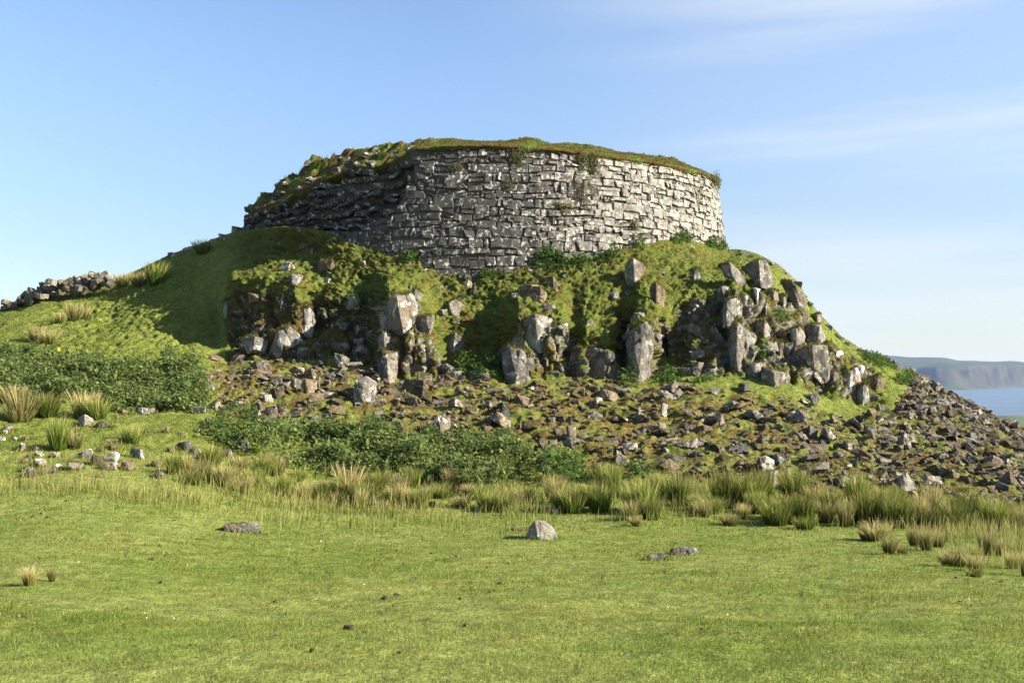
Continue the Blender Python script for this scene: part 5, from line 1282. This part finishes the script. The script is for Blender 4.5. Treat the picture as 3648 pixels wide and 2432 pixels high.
for (u, v, w_, lab) in [(979,2264,14,'white pebble on the near meadow grass'),(415,2414,14,'white pebble at the very bottom of the meadow'),(152,1830,14,'pale pebble by the droppings on the meadow'),(120,2245,12,'small white pebble in a dark grass hollow'),(3240,1958,14,'first of two white bits side by side in the grass before the rushes'),(3262,1957,12,'second of two white bits side by side in the grass before the rushes'),(1626,1983,18,'broken white pebble in mid meadow'),(1085,1954,10,'tiny pale pebble under the flat meadow slab'),(1140,1930,14,'pale pebble right of the flat meadow slab'),(2228,2336,14,'whitish tuft of wool on the near grass')]:
    p = ground_at(u, v); s = p[1] / F; Vl, Fl = dl[len(lab) % 3]
    o = mesh_np('pebble', Vl * w_ * s, Fl, M['rock_white'], False); o.location = p + np.array([0, 0, .015])
    tag(o, lab, 'pebble', 'pale pebbles on the meadow')
p = ground_at(215, 1335) + np.array([0, -.1, .75])
q = rng.normal(0, .022, (60, 3)) + np.array([0, 0, 0])
ax = rng.normal(0, .010, (60, 3)); sd = rng.normal(0, .010, (60, 3))
o = mesh_np('yellow_flower', np.stack([q - ax, q + sd, q + ax, q - sd], 1).reshape(-1, 3), np.arange(240).reshape(60, 4), M['yellow'], False); o.location = p
tag(o, 'yellow flower head at the top of the bramble bank', 'flower')
# ------------------------------------------------------------------ sea, far headland, haze
def mat_sea():
    nt = NT('sea water'); g = nt.n('ShaderNodeNewGeometry')
    mp = nt.n('ShaderNodeMapping'); mp.inputs['Scale'].default_value = (0.25, 1.0, 1.0); nt.l(g.outputs['Position'], mp.inputs[0])
    x = nt.noise(mp.outputs[0], 0.05, 6, 0.7)
    c = nt.mix(nt.ramp(nt.noise(mp.outputs[0], 0.012, 4), .35, .65), (0.06, 0.098, 0.145), (0.08, 0.12, 0.165))
    return nt.done(nt.principled(c, 0.45, nt.bump(x, 1.0, 6.0), 0.5))
sea = mesh_np('sea', np.array([[-5000, 600, -60], [5000, 600, -60], [5000, 4900, -60], [-5000, 4900, -60]]), np.array([[0, 1, 2, 3]]), mat_sea(), False)
tag(sea, 'calm blue sea inlet between the hill and far cliffs', kind='structure')

def mat_head():
    nt = NT('headland cliffs'); g = nt.n('ShaderNodeNewGeometry'); vec = g.outputs['Position']
    mp = nt.n('ShaderNodeMapping'); mp.inputs['Scale'].default_value = (1, 1, .18); nt.l(vec, mp.inputs[0])
    cl = nt.mix(nt.ramp(nt.noise(mp.outputs[0], .03, 6, .65), .35, .65), (0.015, 0.014, 0.012), (0.05, 0.042, 0.03))
    cl = nt.mix(nt.ramp(nt.noise(vec, .02, 4), .45, .65, 0, .7), cl, (0.05, 0.06, 0.022))
    gr = nt.mix(nt.ramp(nt.noise(vec, .012, 5, .65), .35, .65), (0.025, 0.032, 0.012), (0.055, 0.062, 0.022))
    return nt.done(nt.principled(nt.mix(nt.ramp(nt.nz(), .55, .8), cl, gr), .95, None, .1))
hx = np.linspace(-2600, 4600, 700)
uu_h = CX + F * hx / 3200
ysh = 3180 + 480 * sstep(3380, 3700, uu_h) * 1.0 - 120 * sstep(3200, 3400, uu_h)
n1 = fbm(np.stack([hx / 90, hx * 0, hx * 0], -1), 4, 3); n2 = fbm(np.stack([hx / 26, hx * 0, hx * 0], -1), 3, 4)
tops = [(3000,1262),(3124,1264),(3180,1267),(3240,1272),(3300,1272),(3356,1273),(3385,1277),(3414,1284),(3480,1285),(3550,1288),(3600,1285),(3630,1287),(3660,1291),(3900,1300)]
ztop = (VH - np.interp(uu_h, *zip(*tops))) / F * 3950
rim_v = np.interp(uu_h, [3100, 3280, 3500, 3648, 3900], [1320, 1314, 1307, 1302, 1300])
zcl = (VH - rim_v) / F * (ysh + 70)
gul = np.abs(n1) * 75 + np.abs(n2) * 22
rows = [(ysh - 30, np.full_like(hx, -66)), (ysh - 5, np.full_like(hx, -59)), (ysh + 22 + gul * .35, -50 + n2 * 6), (ysh + 40 + gul * .8, -22 + n1 * 8),
        (ysh + 52 + gul, zcl - 12), (ysh + 60 + gul * 1.05, zcl + n2 * 2), (ysh + 130 + gul, zcl + 7), (ysh + 330, zcl * .45 + ztop * .55 - 6), (np.full_like(hx, 3880.), ztop - 3 + n2), (np.full_like(hx, 3950.), ztop + n2 * .8), (np.full_like(hx, 4300.), ztop - 10)]
Vh = np.stack([np.stack([hx * (y_ / 3200 if True else 1), y_, z_], -1) for y_, z_ in rows])
ih = np.arange(Vh.shape[0] * Vh.shape[1]).reshape(Vh.shape[:2])
head = mesh_np('headland_hill', Vh.reshape(-1, 3), np.stack([ih[:-1, :-1], ih[:-1, 1:], ih[1:, 1:], ih[1:, :-1]], -1).reshape(-1, 4), mat_head(), True)
tag(head, 'distant flat-topped headland with sea cliffs across the water', kind='structure')

HAZE = 0.7e-4
def make_haze():
    bm = bmesh.new(); bmesh.ops.create_cube(bm, size=1.0)
    me = bpy.data.meshes.new('haze'); bm.to_mesh(me); bm.free()
    o = bpy.data.objects.new('haze', me); COL.objects.link(o)
    o.scale = (13000, 5600, 140); o.location = (0, 2400, -67 + 70)
    m = bpy.data.materials.new('thin sea haze'); m.use_nodes = True; t = m.node_tree; t.nodes.clear()
    out = t.nodes.new('ShaderNodeOutputMaterial'); v_ = t.nodes.new('ShaderNodeVolumePrincipled')
    v_.inputs['Color'].default_value = (0.42, 0.60, 1.0, 1); v_.inputs['Density'].default_value = HAZE
    v_.inputs['Anisotropy'].default_value = 0.0
    t.links.new(v_.outputs[0], out.inputs['Volume'])
    me.materials.append(m)
    tag(o, 'thin blue sea haze over the far water', kind='stuff')
if HAZE: make_haze()

# ------------------------------------------------------------------ sky, sun, camera
SUN_EL, SUN_AZ = math.radians(29), math.radians(103)      # azimuth clockwise from the view direction (+Y)
w = bpy.data.worlds.new('World'); sc.world = w; w.use_nodes = True
t = w.node_tree; t.nodes.clear()
out = t.nodes.new('ShaderNodeOutputWorld'); bg = t.nodes.new('ShaderNodeBackground')
sky = t.nodes.new('ShaderNodeTexSky'); sky.sky_type = 'NISHITA'; sky.sun_disc = False
sky.sun_elevation = SUN_EL; sky.sun_rotation = SUN_AZ
sky.air_density = 1.0; sky.dust_density = 0.05; sky.ozone_density = 1.2; sky.altitude = 60
bg.inputs['Strength'].default_value = 0.063
def wn(k, **kw):
    n = t.nodes.new(k)
    for a, b in kw.items(): setattr(n, a, b)
    return n
# thin cirrus: streaks in the direction of view, a real part of the sky
tc = wn('ShaderNodeTexCoord'); mp = wn('ShaderNodeMapping')
mp.inputs['Rotation'].default_value = (0, math.radians(20), 0)
mp.inputs['Scale'].default_value = (1.1, 1.1, 14.0)
t.links.new(tc.outputs['Generated'], mp.inputs[0])
n1 = wn('ShaderNodeTexNoise'); n1.inputs['Scale'].default_value = 1.3; n1.inputs['Detail'].default_value = 5; n1.inputs['Roughness'].default_value = .5; n1.inputs['Distortion'].default_value = .25
t.links.new(mp.outputs[0], n1.inputs['Vector'])
r1 = wn('ShaderNodeMapRange', interpolation_type='SMOOTHSTEP'); r1.inputs[1].default_value = .34; r1.inputs[2].default_value = .72
t.links.new(n1.outputs['Fac'], r1.inputs[0])
sep = wn('ShaderNodeSeparateXYZ'); t.links.new(tc.outputs['Generated'], sep.inputs[0])
r2 = wn('ShaderNodeMapRange', interpolation_type='SMOOTHSTEP'); r2.inputs[1].default_value = -.08; r2.inputs[2].default_value = .34
t.links.new(sep.outputs[0], r2.inputs[0])
mu = wn('ShaderNodeMath', operation='MULTIPLY'); t.links.new(r1.outputs[0], mu.inputs[0]); t.links.new(r2.outputs[0], mu.inputs[1])
ad = wn('ShaderNodeMath', operation='MULTIPLY_ADD'); t.links.new(r1.outputs[0], ad.inputs[0]); ad.inputs[1].default_value = .72; ad.inputs[2].default_value = .28
t.links.new(ad.outputs[0], mu.inputs[0])
mu2 = wn('ShaderNodeMath', operation='MULTIPLY'); t.links.new(mu.outputs[0], mu2.inputs[0]); mu2.inputs[1].default_value = .66
mx = wn('ShaderNodeMix', data_type='RGBA'); t.links.new(mu2.outputs[0], mx.inputs[0])
sepz = wn('ShaderNodeSeparateXYZ'); tcz = wn('ShaderNodeTexCoord'); t.links.new(tcz.outputs['Generated'], sepz.inputs[0])
rz = wn('ShaderNodeMapRange', interpolation_type='SMOOTHSTEP'); t.links.new(sepz.outputs[2], rz.inputs[0])
rz.inputs[1].default_value = -.02; rz.inputs[2].default_value = .34; rz.inputs[3].default_value = .60; rz.inputs[4].default_value = 1.08
gm = wn('ShaderNodeMix', data_type='RGBA', blend_type='MULTIPLY'); gm.inputs[0].default_value = 1.0
t.links.new(sky.outputs[0], gm.inputs[6])
cmb = wn('ShaderNodeCombineXYZ')
for q_, k_ in enumerate((0.92, 0.945, 1.01)):
    mk = wn('ShaderNodeMath', operation='MULTIPLY'); t.links.new(rz.outputs[0], mk.inputs[0]); mk.inputs[1].default_value = k_
    t.links.new(mk.outputs[0], cmb.inputs[q_])
t.links.new(cmb.outputs[0], gm.inputs[7])
t.links.new(gm.outputs[2], mx.inputs[6]); mx.inputs[7].default_value = (4.3, 4.6, 4.8, 1)
t.links.new(mx.outputs[2], bg.inputs['Color']); t.links.new(bg.outputs[0], out.inputs['Surface'])

sl = bpy.data.lights.new('sun', 'SUN'); sl.energy = 5.0; sl.angle = math.radians(.53); sl.color = (1.0, .91, .76)
so = bpy.data.objects.new('sun', sl); COL.objects.link(so)
d = Vector((math.sin(SUN_AZ) * math.cos(SUN_EL), math.cos(SUN_AZ) * math.cos(SUN_EL), math.sin(SUN_EL)))
so.rotation_euler = d.to_track_quat('Z', 'Y').to_euler()
so.location = d * 80

cam = bpy.data.cameras.new('camera'); co = bpy.data.objects.new('camera', cam); COL.objects.link(co)
cam.sensor_width = 36; cam.lens = 36 * F / 3648; cam.shift_y = (VH - 1216) / 3648
co.rotation_euler = (math.radians(90), 0, 0)
cam.clip_start = .1; cam.clip_end = 30000
sc.camera = co
sc.view_settings.view_transform = 'Standard'; sc.view_settings.look = 'None'
sc.view_settings.exposure = 1.75; sc.view_settings.gamma = 1.0
sc.cycles.max_bounces = 5; sc.cycles.diffuse_bounces = 2; sc.cycles.transmission_bounces = 3; sc.cycles.volume_bounces = 0
